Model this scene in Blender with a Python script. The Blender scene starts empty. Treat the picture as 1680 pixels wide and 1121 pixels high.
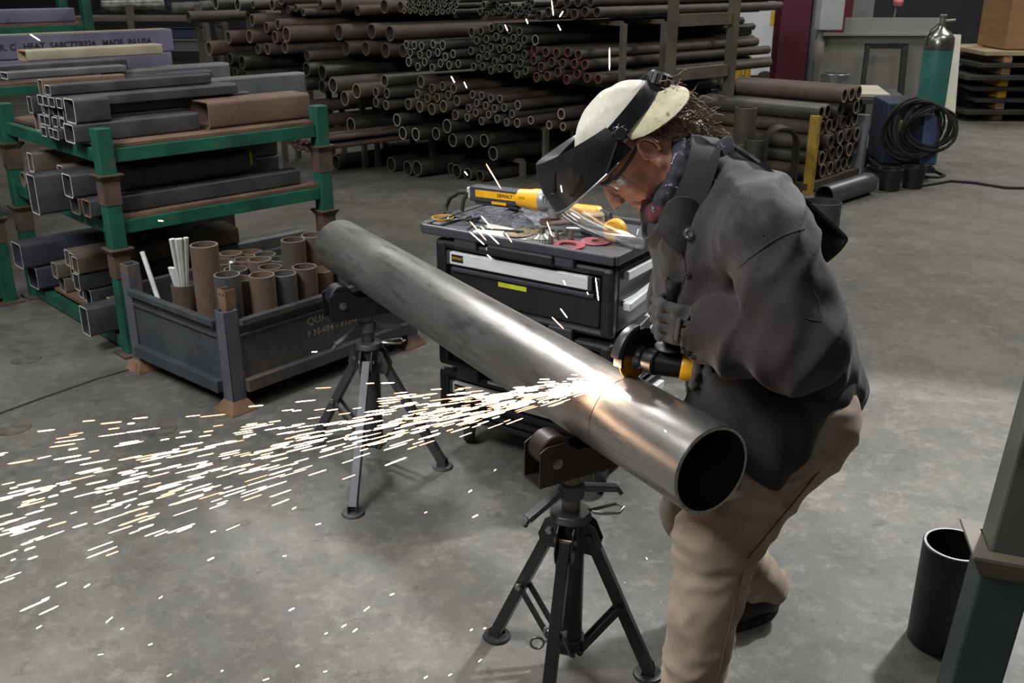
import bpy, bmesh, math, random
import numpy as np
from mathutils import Vector, Matrix, noise as mnoise
random.seed(7)
rng = np.random.default_rng(11)
SC = bpy.context.scene
COL = SC.collection
PI = math.pi
# ------------------------------------------------------------------ camera geometry (surveyed from the photo, 1680x1121)
F, TH, H, CX, CY = 1600.0, math.radians(20.7), 1.8, 840.0, 560.5
FWD = Vector((0, math.cos(TH), -math.sin(TH))); UPV = Vector((0, math.sin(TH), math.cos(TH))); RGT = Vector((1, 0, 0))
EYE = Vector((0, 0, H))
def ray(x, y): return FWD + RGT*((x-CX)/F) - UPV*((y-CY)/F)
def Z(x, y, z=0.0):
    d = ray(x, y); return EYE + d*((z-H)/d.z)
def Yp(x, y, yy):
    d = ray(x, y); return EYE + d*(yy/d.y)
def V(*a): return Vector(a)
cam = bpy.data.objects.new('camera', bpy.data.cameras.new('camera'))
COL.objects.link(cam); SC.camera = cam
cam.location = EYE; cam.rotation_euler = (PI/2-TH, 0, 0)
cam.data.sensor_width = 36; cam.data.lens = 36*F/1680; cam.data.clip_end = 100
cam.data.dof.use_dof = True; cam.data.dof.focus_distance = 2.3; cam.data.dof.aperture_fstop = 13.0
# ------------------------------------------------------------------ materials
def srgb(h):
    h = h.lstrip('#'); c = [int(h[i:i+2], 16)/255 for i in (0, 2, 4)]
    return tuple((v/12.92 if v <= .04045 else ((v+.055)/1.055)**2.4) for v in c) + (1,)
MATS = {}
def M(name, c1, c2=None, c3=None, scale=6.0, rough=.5, metal=0.0, bump=0.0, bscale=None, lo=.38, hi=.62, detail=8.0,
      stretch=None, rough2=None, spec=.5, emit=None, estr=0.0, sheen=0.0, lo3=.6, hi3=.7, scale3=None, bdist=.01):
    if name in MATS: return MATS[name]
    m = bpy.data.materials.new(name); m.use_nodes = True
    nt = m.node_tree; N = nt.nodes; L = nt.links
    b = N['Principled BSDF']
    c1 = srgb(c1) if isinstance(c1, str) else c1
    b.inputs['Base Color'].default_value = c1; b.inputs['Roughness'].default_value = rough
    b.inputs['Metallic'].default_value = metal; b.inputs['Specular IOR Level'].default_value = spec
    if sheen:
        b.inputs['Sheen Weight'].default_value = sheen; b.inputs['Sheen Roughness'].default_value = .5
    if emit: b.inputs['Emission Color'].default_value = srgb(emit); b.inputs['Emission Strength'].default_value = estr
    tc = N.new('ShaderNodeTexCoord'); vec = tc.outputs['Object']
    if stretch:
        mp = N.new('ShaderNodeMapping'); mp.inputs['Scale'].default_value = stretch
        L.new(vec, mp.inputs['Vector']); vec = mp.outputs['Vector']
    def noi(sc, det=detail, rg=.6):
        n = N.new('ShaderNodeTexNoise'); n.inputs['Scale'].default_value = sc
        n.inputs['Detail'].default_value = det; n.inputs['Roughness'].default_value = rg
        L.new(vec, n.inputs['Vector']); return n.outputs['Fac']
    def rmp(f, a, c):
        r = N.new('ShaderNodeMapRange'); r.inputs['From Min'].default_value = a; r.inputs['From Max'].default_value = c
        L.new(f, r.inputs['Value']); return r.outputs['Result']
    if c2:
        f = rmp(noi(scale), lo, hi)
        mx = N.new('ShaderNodeMix'); mx.data_type = 'RGBA'
        mx.inputs['A'].default_value = c1; mx.inputs['B'].default_value = srgb(c2) if isinstance(c2, str) else c2
        L.new(f, mx.inputs['Factor']); out = mx.outputs['Result']
        if rough2 is not None:
            rr = N.new('ShaderNodeMapRange'); rr.inputs['To Min'].default_value = rough; rr.inputs['To Max'].default_value = rough2
            L.new(f, rr.inputs['Value']); L.new(rr.outputs['Result'], b.inputs['Roughness'])
        if c3:
            f3 = rmp(noi(scale3 or scale*3.7, 10, .7), lo3, hi3)
            m3 = N.new('ShaderNodeMix'); m3.data_type = 'RGBA'; m3.inputs['B'].default_value = srgb(c3)
            L.new(f3, m3.inputs['Factor']); L.new(out, m3.inputs['A']); out = m3.outputs['Result']
        L.new(out, b.inputs['Base Color'])
    if bump:
        bp = N.new('ShaderNodeBump'); bp.inputs['Strength'].default_value = bump; bp.inputs['Distance'].default_value = bdist
        L.new(noi(bscale or scale*4, 6), bp.inputs['Height']); L.new(bp.outputs['Normal'], b.inputs['Normal'])
    MATS[name] = m
    return m
# ------------------------------------------------------------------ mesh builder
def basis(d):
    d = Vector(d).normalized()
    a = Vector((0, 0, 1)) if abs(d.z) < .95 else Vector((1, 0, 0))
    x = a.cross(d).normalized(); return x, d.cross(x).normalized(), d
class MB:
    def __init__(s): s.v = []; s.f = []; s.m = []
    def add(s, vs, fs, mi=0):
        o = len(s.v); s.v += [Vector(p) for p in vs]
        for f in fs: s.f.append(tuple(i+o for i in f)); s.m.append(mi)
        return s
    def obox(s, c, ax, ay, az, mi=0):          # oriented box: centre, three half-vectors
        c, ax, ay, az = Vector(c), Vector(ax), Vector(ay), Vector(az)
        if ax.cross(ay).dot(az) < 0: ax = -ax
        vs = [c+ax*i+ay*j+az*k for k in (-1, 1) for j in (-1, 1) for i in (-1, 1)]
        return s.add(vs, [(0,2,3,1),(4,5,7,6),(0,1,5,4),(2,6,7,3),(0,4,6,2),(1,3,7,5)], mi)
    def box(s, c, sz, mi=0, rz=0.0):
        ca, sa = math.cos(rz), math.sin(rz)
        return s.obox(c, (ca*sz[0]/2, sa*sz[0]/2, 0), (-sa*sz[1]/2, ca*sz[1]/2, 0), (0, 0, sz[2]/2), mi)
    def bar(s, p, q, w, h, up=(0, 0, 1), mi=0):  # rectangular bar p->q, w across, h along up
        p, q = Vector(p), Vector(q); d = (q-p); u = Vector(up); x = d.cross(u).normalized(); u = x.cross(d).normalized()
        return s.obox((p+q)/2, d/2, x*w/2, u*h/2, mi)
    def lathe(s, prof, o, ax, n=24, mi=0, closed=False, a0=0.0, a1=2*PI, xdir=None):
        # prof: (r, t) pairs ; revolve about axis ax through o
        o = Vector(o); x, y, d = basis(ax)
        if xdir is not None:
            x = (Vector(xdir) - d*Vector(xdir).dot(d)).normalized(); y = d.cross(x)
        full = abs(a1-a0-2*PI) < 1e-6; cnt = n if full else n+1
        vs = []
        for r, t in prof:
            for k in range(cnt):
                a = a0+(a1-a0)*k/n
                vs.append(o+d*t+(x*math.cos(a)+y*math.sin(a))*r)
        fs = []; P = len(prof); rows = P if closed else P-1
        for i in range(rows):
            j = (i+1) % P
            for k in range(n):
                k2 = (k+1) % cnt
                fs.append((i*cnt+k, i*cnt+k2, j*cnt+k2, j*cnt+k))
        return s.add(vs, fs, mi)
    def cyl(s, p, q, r0, r1=None, n=20, mi=0, bev=0.0):
        p, q = Vector(p), Vector(q); r1 = r0 if r1 is None else r1; Lg = (q-p).length
        pr = [(1e-5, 0), (max(r0-bev, 1e-5), 0)] + ([(r0, bev)] if bev else []) + ([(r1, Lg-bev)] if bev else []) + [(max(r1-bev, 1e-5), Lg), (1e-5, Lg)]
        if not bev: pr = [(1e-5, 0), (r0, 0), (r1, Lg), (1e-5, Lg)]
        return s.lathe(pr, p, q-p, n, mi)
    def pipe(s, p, q, ro, ri, n=24, mi=0, mrim=None, depth=None):
        p, q = Vector(p), Vector(q); Lg = (q-p).length; mrim = mi if mrim is None else mrim; c = min(.003, (ro-ri)*.3)
        s.lathe([(ro-c, 0), (ro, c), (ro, Lg-c), (ro-c, Lg)], p, q-p, n, mi)
        s.lathe([(ri, 0), (ro-c, 0)], p, q-p, n, mrim); s.lathe([(ro-c, Lg), (ri, Lg)], p, q-p, n, mrim)
        return s.lathe([(ri, Lg), (ri, 0)], p, q-p, n, mi)
    def sweep(s, pts, r, n=8, mi=0, cap=True):   # round tube through points, r scalar or list
        pts = [Vector(p) for p in pts]; k = len(pts); rs = r if isinstance(r, (list, tuple)) else [r]*k
        tang = [(pts[min(i+1, k-1)]-pts[max(i-1, 0)]).normalized() for i in range(k)]
        x, y, _ = basis(tang[0]); vs = []
        for i in range(k):
            t = tang[i]; x = (x-t*x.dot(t)).normalized(); y = t.cross(x)
            for j in range(n):
                a = 2*PI*j/n; vs.append(pts[i]+(x*math.cos(a)+y*math.sin(a))*rs[i])
        fs = [(i*n+j, i*n+(j+1) % n, (i+1)*n+(j+1) % n, (i+1)*n+j) for i in range(k-1) for j in range(n)]
        if cap: fs += [tuple(range(n))[::-1], tuple((k-1)*n+j for j in range(n))]
        return s.add(vs, fs, mi)
    def prism(s, poly, o, ax, ay, depth, mi=0):  # polygon in plane (ax, ay) at o, extruded along depth vector
        o, ax, ay, dv = Vector(o), Vector(ax), Vector(ay), Vector(depth); n = len(poly)
        if ax.cross(ay).dot(dv) > 0: poly = poly[::-1]
        a = [o+ax*px+ay*py for px, py in poly]
        vs = a+[p+dv for p in a]
        fs = [tuple(range(n)), tuple(range(2*n-1, n-1, -1))]+[(i, i+n, (i+1) % n+n, (i+1) % n) for i in range(n)]
        return s.add(vs, fs, mi)
    def grid(s, P, mi=0, thick=0.0, closed=False):  # P[i][j] points; optional solid thickness along normals
        R, Cn = len(P), len(P[0]); P = [[Vector(p) for p in row] for row in P]
        def nr(i, j):
            a = P[min(i+1, R-1)][j]-P[max(i-1, 0)][j]; b = P[i][min(j+1, Cn-1)]-P[i][max(j-1, 0)]
            return a.cross(b).normalized()
        vs = [p for row in P for p in row]; fs = [(i*Cn+j, i*Cn+j+1, (i+1)*Cn+j+1, (i+1)*Cn+j) for i in range(R-1) for j in range(Cn-1)]
        if thick:
            o = len(vs); vs += [P[i][j]+nr(i, j)*thick for i in range(R) for j in range(Cn)]
            fs += [tuple(o+k for k in f[::-1]) for f in fs[:]]
            ed = [(0, j) for j in range(Cn)]+[(i, Cn-1) for i in range(1, R)]+[(R-1, j) for j in range(Cn-2, -1, -1)]+[(i, 0) for i in range(R-2, 0, -1)]
            ix = [i*Cn+j for i, j in ed]
            fs += [(ix[k], o+ix[k], o+ix[(k+1) % len(ix)], ix[(k+1) % len(ix)]) for k in range(len(ix))]
        return s.add(vs, fs, mi)
    def build(s, name, mats, parent=None, origin=None, smooth=35, bevel=0.0, sub=0, fix=False):
        if not isinstance(mats, (list, tuple)): mats = [mats]
        base = Vector((0, 0, 0)); pp = parent
        while pp is not None: base += pp.location; pp = pp.parent
        if origin is None and parent is None:
            xs = [v.x for v in s.v]; ys = [v.y for v in s.v]; zs = [v.z for v in s.v]
            origin = Vector(((min(xs)+max(xs))/2, (min(ys)+max(ys))/2, min(zs)))
        loc = Vector(origin)-base if origin is not None else Vector((0, 0, 0))
        off = base+loc
        me = bpy.data.meshes.new(name)
        me.from_pydata([v-off for v in s.v], [], s.f)
        for m in mats: me.materials.append(m)
        me.polygons.foreach_set('material_index', s.m)
        if fix:
            bm = bmesh.new(); bm.from_mesh(me); bmesh.ops.remove_doubles(bm, verts=bm.verts, dist=1e-5)
            bmesh.ops.recalc_face_normals(bm, faces=bm.faces); bm.to_mesh(me); bm.free()
        if smooth:
            me.polygons.foreach_set('use_smooth', [True]*len(me.polygons))
            me.set_sharp_from_angle(angle=math.radians(smooth))
        me.update()
        o = bpy.data.objects.new(name, me); COL.objects.link(o); o.location = loc
        if parent is not None: o.parent = parent
        if bevel:
            md = o.modifiers.new('bevel', 'BEVEL'); md.width = bevel; md.segments = 2; md.limit_method = 'ANGLE'; md.angle_limit = math.radians(40); md.use_clamp_overlap = True
        if sub:
            md = o.modifiers.new('sub', 'SUBSURF'); md.levels = sub; md.render_levels = sub
        return o
def tag(o, label, cat, group=None, kind=None):
    o['label'] = label; o['category'] = cat
    if group: o['group'] = group
    if kind: o['kind'] = kind
    return o
def thing(name, loc, label, cat, group=None):
    o = bpy.data.objects.new(name, None); COL.objects.link(o); o.location = Vector(loc); o.empty_display_size = .1
    return tag(o, label, cat, group)
def struct(o): o['kind'] = 'structure'; return o
def text(name, body, size, o, ax, ay, mat, parent, ext=.0006, bold=0.0, spacing=1.0):
    cu = bpy.data.curves.new(name, 'FONT'); cu.body = body; cu.size = size; cu.extrude = ext; cu.offset = bold
    cu.align_x = 'CENTER'; cu.align_y = 'CENTER'; cu.space_character = spacing; cu.resolution_u = 3
    t = bpy.data.objects.new('t', cu); me = bpy.data.meshes.new_from_object(t)
    bpy.data.objects.remove(t); bpy.data.curves.remove(cu)
    ax, ay = Vector(ax).normalized(), Vector(ay).normalized(); n = ax.cross(ay)
    o = Vector(o); mb = MB(); mb.add([o+ax*v.co.x+ay*v.co.y+n*v.co.z for v in me.vertices], [tuple(p.vertices) for p in me.polygons])
    bpy.data.meshes.remove(me)
    return mb.build(name, mat, parent, smooth=0)
ORD = ['first','second','third','fourth','fifth','sixth','seventh','eighth','ninth','tenth','eleventh','twelfth','thirteenth','fourteenth','fifteenth','sixteenth']
def place(i, n):
    if n == 1: return 'only one'
    if i == 0: return 'leftmost'
    if i == n-1: return 'rightmost'
    return ORD[i]+' from left'
A2 = V(math.cos(math.radians(44.2)), math.sin(math.radians(44.2)), 0)   # direction of the long stock (right and away)
B2 = V(-A2.y, A2.x, 0)
UP = V(0, 0, 1)
# ------------------------------------------------------------------ setting
def floor_mat():
    m = bpy.data.materials.new('concrete_floor'); m.use_nodes = True; nt = m.node_tree; N = nt.nodes; L = nt.links; b = N['Principled BSDF']
    tc = N.new('ShaderNodeTexCoord')
    def noi(sc, det, rg, off=0):
        n = N.new('ShaderNodeTexNoise'); n.inputs['Scale'].default_value = sc; n.inputs['Detail'].default_value = det; n.inputs['Roughness'].default_value = rg
        mp = N.new('ShaderNodeMapping'); mp.inputs['Location'].default_value = (off, off*1.7, 0); L.new(tc.outputs['Object'], mp.inputs['Vector'])
        L.new(mp.outputs['Vector'], n.inputs['Vector']); return n.outputs['Fac']
    def mix(f, a, c):
        x = N.new('ShaderNodeMix'); x.data_type = 'RGBA'
        L.new(f, x.inputs['Factor'])
        for k, v in (('A', a), ('B', c)):
            if isinstance(v, tuple): x.inputs[k].default_value = v
            else: L.new(v, x.inputs[k])
        return x.outputs['Result']
    def rm(f, a, c, lo=0., hi=1.):
        r = N.new('ShaderNodeMapRange'); r.inputs['From Min'].default_value = a; r.inputs['From Max'].default_value = c
        r.inputs['To Min'].default_value = lo; r.inputs['To Max'].default_value = hi; L.new(f, r.inputs['Value']); return r.outputs['Result']
    c = mix(rm(noi(.55, 6, .6), .35, .65), srgb('#504e49'), srgb('#6a6863'))
    c = mix(rm(noi(2.6, 10, .72, 5), .40, .62, 0, .6), c, srgb('#403f3b'))
    c = mix(rm(noi(14, 12, .8, 9), .50, .68, 0, .5), c, srgb('#85827a'))
    c = mix(rm(noi(9, 10, .75, 2), .57, .68, 0, .65), c, srgb('#302e2a'))
    c = mix(rm(noi(60, 4, .6, 3), .68, .74, 0, .6), c, srgb('#a3a09a'))
    L.new(c, b.inputs['Base Color'])
    L.new(rm(noi(3.0, 8, .7, 7), .3, .7, .42, .72), b.inputs['Roughness'])
    b.inputs['Specular IOR Level'].default_value = .35
    bp = N.new('ShaderNodeBump'); bp.inputs['Strength'].default_value = .35; bp.inputs['Distance'].default_value = .004
    L.new(noi(38, 10, .75, 1), bp.inputs['Height']); L.new(bp.outputs['Normal'], b.inputs['Normal'])
    return m
RX0, RX1, RY0, RY1, RH = -12.0, 16.0, -6.0, 22.0, 7.0
struct(MB().box(((RX0+RX1)/2, (RY0+RY1)/2, -.05), (RX1-RX0, RY1-RY0, .1)).build('floor', floor_mat(), smooth=0))
mw = M('dark_wall_paint', '#24252d', '#2d2e36', scale=1.5, rough=.8)
struct(MB().box(((RX0+RX1)/2, RY1+.1, RH/2), (RX1-RX0, .2, RH)).build('wall_back', mw, smooth=0))
struct(MB().box((RX0-.1, (RY0+RY1)/2, RH/2), (.2, RY1-RY0, RH)).build('wall_left', M('left_wall_paint', '#1c1c20', '#26262a', scale=1.2, rough=.8), smooth=0))
struct(MB().box((RX1+.1, (RY0+RY1)/2, RH/2), (.2, RY1-RY0, RH)).build('wall_right', mw, smooth=0))
struct(MB().box(((RX0+RX1)/2, RY0-.1, RH/2), (RX1-RX0, .2, RH)).build('wall_front', mw, smooth=0))
struct(MB().box(((RX0+RX1)/2, (RY0+RY1)/2, RH+.1), (RX1-RX0, RY1-RY0, .2)).build('ceiling', M('ceiling_paint', '#55555a', '#606064', scale=1, rough=.9), smooth=0))
# saw-cut joint in the slab and three round anchor covers
m_joint = M('joint_filler', '#14130f', '#2a2822', scale=30, rough=.9)
pts = [Z(-30, 690), Z(60, 657), Z(160, 622), Z(280, 588)]
jb = MB()
for i in range(3): jb.bar(pts[i]+UP*.001, pts[i+1]+UP*.001, .016, .003)
struct(jb.build('trim_1', m_joint, smooth=0))
for i, (px, py, lb) in enumerate([(43, 590, 'round anchor cover set in the floor left of the bin\'s rear post'), (22, 703, 'round anchor cover set in the floor at the photo\'s left edge'), (262, 705, 'faint round anchor cover in the floor under the spark spray')]):
    c = Z(px, py); t = MB(); t.lathe([(1e-4, .003), (.058, .003), (.062, .0045), (.068, .0045), (.070, .001)], c, UP, 32)
    tag(t.build('floor_anchor_cover', M('cover_iron', '#3d3b36', '#5b5850', scale=20, rough=.6)), lb, 'floor cover', 'round covers in the concrete floor')
# ------------------------------------------------------------------ stacking racks with box tubing (left)
m_green = M('rack_green', '#0f4033', '#1b5a47', '#4a4434', scale=5, rough=.5, lo3=.60, hi3=.68, scale3=9, bump=.08)
m_deck = M('rusty_deck_plank', '#4c3a2d', '#6d5542', '#33271f', scale=4, stretch=(1, 1, 1), rough=.8, bump=.2)
m_collar = M('collar_rust', '#3a382c', '#584536', scale=10, rough=.7)
R0 = V(-1.92, 4.60, 0)
def RP(a, b, z=0, o=None): return (o or R0)+A2*a+B2*b+UP*z
def rack(label, o, la, lb, top, decks, collars, group='green stacking racks', beamh=.065, ps=.075):
    t = thing('stacking_rack', o+A2*la/2+B2*lb/2, label, 'rack', group)
    for a in (0, la):
        for b in (0, lb):
            mb = MB(); p = RP(a, b, 0, o); h = ps/2
            mb.obox(p+UP*top/2, A2*h, B2*h, UP*top/2)
            po = mb.build('post', m_green, t, p, smooth=0, bevel=.004)
            for zc in collars:
                cb = MB(); c4 = lambda r, z: [p+A2*(r*i)+B2*(r*j)+UP*z for i, j in ((-1, -1), (1, -1), (1, 1), (-1, 1))]
                vs = c4(h+.002, zc-.03)+c4(h+.022, zc)+c4(h+.022, zc+.006)+c4(h+.002, zc+.006)
                cb.add(vs, [(i+4*k, (i+1) % 4+4*k, (i+1) % 4+4*k+4, i+4*k+4) for k in range(3) for i in range(4)]+[(3,2,1,0)])
                cb.obox(p+UP*(zc-.085), A2*(h+.003), B2*(h+.003), UP*.056)
                cb.build('collar', m_collar, po, smooth=0)
            MB().obox(p+UP*.006, A2*.07, B2*.07, UP*.006).build('foot_plate', m_collar, po, smooth=0)
    for dz in decks:
        for b in (0, lb):
            MB().obox(RP(la/2, b, dz-.02-beamh/2, o), A2*(la/2-.03), B2*.022, UP*beamh/2).build('beam', m_green, t, smooth=0, bevel=.003)
        for a in (0, la):
            MB().obox(RP(a, lb/2, dz-.02-beamh/2, o), A2*.022, B2*(lb/2-.03), UP*beamh/2).build('beam', m_green, t, smooth=0, bevel=.003)
        for k in range(4):
            MB().obox(RP(la/2, lb*(.5+k)/4, dz-.010, o), A2*(la/2-.03), B2*(lb/8-.003+(.008 if k in (0, 3) else 0)), UP*.010).build('deck_plank', m_deck, t, smooth=0, bevel=.002)
    return t
rack('green stacking rack of box tubing beside the low blue-grey pipe bin', R0, 1.2, 1.3, 1.125, (1.045, .70, .10), (.905, .545))
R3 = R0+B2*1.3-A2*.16
rack('green stacking rack cut off by the left photo edge, next to the big tubing rack', R3-A2*1.2, 1.2, 1.3, 1.10, (.98, .66, .12), (.86, .50))
R4 = R0+A2*(-.5)+B2*3.98
rack('green rack high behind the others with a lilac beam on its upper shelf', R4, 2.1, .5, 1.62, (1.42,), (.8, .4))
R5 = R0+A2*(-.5)+B2*2.95
rack('low green rack carrying the printed lilac beams at upper left', R5, 2.1, .6, 1.045, (1.068,), (.8, .4))
m_tsteel = M('dark_mill_tube', '#36393c', '#484a4c', '#605d57', scale=5, rough=.36, metal=.15, rough2=.55, lo3=.64, hi3=.76)
m_tblue = M('blue_grey_tube', '#3a3d46', '#4b4e58', scale=4, rough=.4, metal=.3)
m_tbrown = M('brown_rust_tube', '#594739', '#6c5646', '#46372d', scale=3, rough=.62, bump=.05)
m_tgrey = M('light_grey_tube', '#565a5c', '#6c6f6f', '#7c7668', scale=4, rough=.42, metal=.3)
m_tpale = M('pale_top_tube', '#8f8a74', '#a39d86', scale=5, rough=.5, metal=.1)
m_tdusty = M('dusty_tube', '#524a40', '#6e6456', '#2f2d2b', scale=5, rough=.65, metal=.1)
m_lilac = M('lilac_primer_beam', '#5d5a70', '#6f6b80', '#4c4a5a', scale=3, rough=.5)
m_rim = M('bright_cut_rim', '#dcd8d4', '#b9b4b0', scale=30, rough=.5)
m_rimrust = M('rust_rim', '#a3764e', '#7c5a40', scale=20, rough=.7)
def dotf(p): return (p-EYE).dot(FWD)
def solve_dir(p, d, px=None, py=None):      # distance along d from p whose picture column/row is px/py
    if px is not None: k = (px-CX)/F; n = RGT-FWD*k
    else: k = -(py-CY)/F; n = UPV-FWD*k
    return -((p-EYE).dot(n))/d.dot(n)
TUBES = []; BOXES = []
def boxtube(label, xr, yb, xl, yt, xe, z0, mat, rim=m_rim, t=.006, group=None, name='box_tube', base=None, w=None, h=None, L=None, round_=True):
    p = Z(xr, yb, z0) if base is None else base
    w = w or abs(solve_dir(p, B2, px=xl)); h = h or abs(solve_dir(p, UP, py=yt)); L = L or abs(solve_dir(p+UP*h, A2, px=xe))
    w -= .001; h -= .001
    a0, b0, z0 = (p-R0).dot(A2), (p-R0).dot(B2), p.z
    if b0 > -.1 and b0 < 1.3 and a0 > -.6: b0 = max(b0, .043)
    for _ in range(12):
        hit = [q for q in BOXES if min(a0+L, q[0]+q[3])-max(a0, q[0]) > 1e-4 and min(b0+w, q[1]+q[4])-max(b0, q[1]) > 1e-4 and min(z0+h, q[2]+q[5])-max(z0, q[2]) > 1e-4]
        if not hit: break
        b0 = max(q[1]+q[4] for q in hit)+.001
    BOXES.append((a0, b0, z0, L, w, h)); p = R0+A2*a0+B2*b0+UP*z0
    c = p+B2*w/2+UP*h/2; r = min(w, h)*.14
    def ring(off, a, rr):
        out = []
        for sx, sy, a0 in ((1, 1, 0), (-1, 1, 90), (-1, -1, 180), (1, -1, 270)):
            for k in range(4):
                an = math.radians(a0+30*k)
                out.append(c+B2*(sx*(w/2-off-rr)+math.cos(an)*rr)+UP*(sy*(h/2-off-rr)+math.sin(an)*rr)+A2*a)
        return out
    ro, ri = r, max(r-t, .001); n = 16
    mb = MB(); vs = ring(0, 0, ro)+ring(0, L, ro)+ring(t, L, ri)+ring(t, 0, ri)
    fs = []; ms = []
    for k, mi in ((0, 0), (1, 1), (2, 0), (3, 1)):
        o1, o2 = k*n, ((k+1) % 4)*n
        mb_f = [(o1+i, o1+(i+1) % n, o2+(i+1) % n, o2+i) for i in range(n)]
        fs += mb_f; ms += [mi]*n
    mb.v = [Vector(v) for v in vs]; mb.f = fs; mb.m = ms
    o = mb.build(name, [mat, rim], None, p+B2*w/2, smooth=40, fix=True)
    tag(o, label, 'tube', group or 'steel box tubes on the left racks')
    TUBES.append((p, w, h, L)); return p, w, h, L
ZD = 1.046; SB = -.30
p, w, h, L = boxtube('brown rusty box section on the upper rack deck with a notched far end', 345, 213, 316, 168, 507, ZD, m_tbrown, m_tdusty)
p2, w2, h2, L2 = boxtube('dark box tube lying on the upper deck behind the near green post', 124, 237, 108, 205, 325, ZD, m_tsteel)
boxtube('short dark tube stub with bright rim on top of the tube behind the near post', 130, 202, 112, 163, 178, ZD+h2, m_tsteel, base=p2+UP*h2+A2*.02, w=w2*1.05)
# 4 x 4 bundle of small rectangular tubes
bb = Z(106, 234.5, ZD); wS = .070; hS = .050
rowname = ['bottom', 'second', 'third', 'top']
rr = random.Random(4)
bb = bb+UP*.0005
for r in range(4):
    n = 4
    for c in range(n):
        b = bb+B2*(c*wS+(.006 if r == 1 else 0))+UP*(r*hS)+A2*(rr.uniform(0, .035)+(.02 if r in (1, 2) else 0))
        L_ = .98 if r < 3 else .95
        boxtube('small rim-bright rectangular tube, %s of the %s row in the four-by-four bundle' % (place(n-1-c, n), rowname[r]), 0, 0, 0, 0, 0, 0, m_tsteel, base=b, w=wS-.002, h=hS-.001, L=L_+rr.uniform(-.03, .03), t=.004, group='four-by-four bundle of small rectangular tubes')
boxtube('single dark rectangular tube lying across the top of the four-by-four bundle', 0, 0, 0, 0, 0, 0, m_tsteel, base=bb+B2*.16+UP*(4*hS+.001)+A2*.03, w=.07, h=.05, L=.84, t=.004)
boxtube('large grey box tube behind the brown box section on the upper deck', 0, 0, 0, 0, 0, 0, m_tgrey, base=RP(.70, .62+SB, ZD), w=.10, h=.20, L=.78)
b8 = RP(-.05, .86+SB, ZD)
boxtube('brown-grey box tube at the bottom of the left column on the upper deck', 0, 0, 0, 0, 0, 0, m_tdusty, base=b8, w=.06, h=.09, L=.5, t=.004)
boxtube('dark box tube in the middle of the left column on the upper deck', 0, 0, 0, 0, 0, 0, m_tsteel, base=b8+UP*.09+A2*.03, w=.06, h=.085, L=.55, t=.004)
boxtube('dark box tube left of the middle one in the left column, upper deck', 0, 0, 0, 0, 0, 0, m_tsteel, base=b8+UP*.09+B2*.075+A2*-.02, w=.06, h=.085, L=.55, t=.004)
boxtube('dusty box tube left at the deck, far side of the left column', 0, 0, 0, 0, 0, 0, m_tdusty, base=b8+B2*.075, w=.06, h=.09, L=.5, t=.004)
boxtube('brown box tube at the top of the left column, upper deck', 0, 0, 0, 0, 0, 0, m_tbrown, base=b8+UP*.175+A2*.02, w=.06, h=.085, L=.42, t=.004)
boxtube('long grey flat bar tube at the left edge above the brown tube column', 0, 0, 0, 0, 0, 0, m_tgrey, base=RP(-.16, .94+SB, ZD+.262), w=.10, h=.035, L=.60, t=.004)
boxtube('tall grey tube hidden low behind the four-by-four bundle', 0, 0, 0, 0, 0, 0, m_tblue, base=RP(.36, .83+SB, ZD), w=.09, h=.235, L=.60)
boxtube('dark tube lying crossways above the columns at the left photo edge', 0, 0, 0, 0, 0, 0, m_tsteel, base=RP(-.22, 1.06+SB, ZD+.262), w=.08, h=.06, L=.72, t=.004)
boxtube('grey box tube at the back of the upper deck, dusty tan top', 0, 0, 0, 0, 0, 0, m_tgrey, base=RP(.40, 1.06+SB, ZD), w=.12, h=.262, L=.72)
boxtube('pale channel with orange-painted end lying on the tubes at the back of the upper deck', 43, 116, 17, 104, 215, 1.325, m_tpale, M('orange_paint', '#c77b3d', '#a8632f', scale=20, rough=.6), base=RP(.02, 1.165+SB, ZD+.325), w=.13, h=.055, L=.74, name='steel_channel')
# lower deck
ZL = .701
pl2, wl2, hl2, _ = boxtube('long dark box tube along the front edge of the lower deck', 153, 360, 140, 331, 495, ZL, m_tsteel, m_rimrust)
pl, wl, hl, _ = boxtube('rust-edged box tube second from the near post on the lower deck', 139, 357, 124, 328, 300, ZL, m_tsteel, m_rimrust)
boxtube('long dark box tube with yellow paint mark on its far end, lower deck', 0, 0, 0, 0, 0, 0, m_tsteel, base=pl+UP*max(hl, hl2)+A2*-.02, w=.11, h=.115, L=.99)
mk = pl+UP*(max(hl, hl2)+.115)+A2*.94
tag(MB().obox(mk+UP*.0008+B2*.012, A2*.008, B2*.014, UP*.0012).obox(mk-B2*.0008-UP*.04, A2*.006, B2*.0015, UP*.035).build('paint_mark', M('yellow_paint', '#c9c033', '#a9a02a', scale=40, rough=.6), smooth=0), 'yellow paint mark on the end of the dark tube, lower deck', 'paint mark')
boxtube('tall narrow dark box sticking out left of the lower deck', 80, 363, 63, 312, 125, .66, m_tsteel, base=RP(-.24, .27, ZL), w=.105, h=.195, L=.80)
b1 = RP(-.04, .86, ZL)
boxtube('torn-edged box tube at the bottom of the lower deck\'s left column', 0, 0, 0, 0, 0, 0, m_tdusty, m_rimrust, base=b1, w=.075, h=.10, L=.7)
boxtube('torn-edged box tube on top of the lower deck\'s left column', 0, 0, 0, 0, 0, 0, m_tdusty, base=b1+UP*.10, w=.075, h=.105, L=.9)
boxtube('light-topped rectangular tube between the tall dark box and the left column', 0, 0, 0, 0, 0, 0, m_tdusty, base=RP(-.02, .50, ZL+.103), w=.075, h=.08, L=1.0)
boxtube('dark tube under the light-topped rectangular tube on the lower deck', 0, 0, 0, 0, 0, 0, m_tsteel, base=RP(.02, .50, ZL), w=.075, h=.102, L=1.0)
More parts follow.
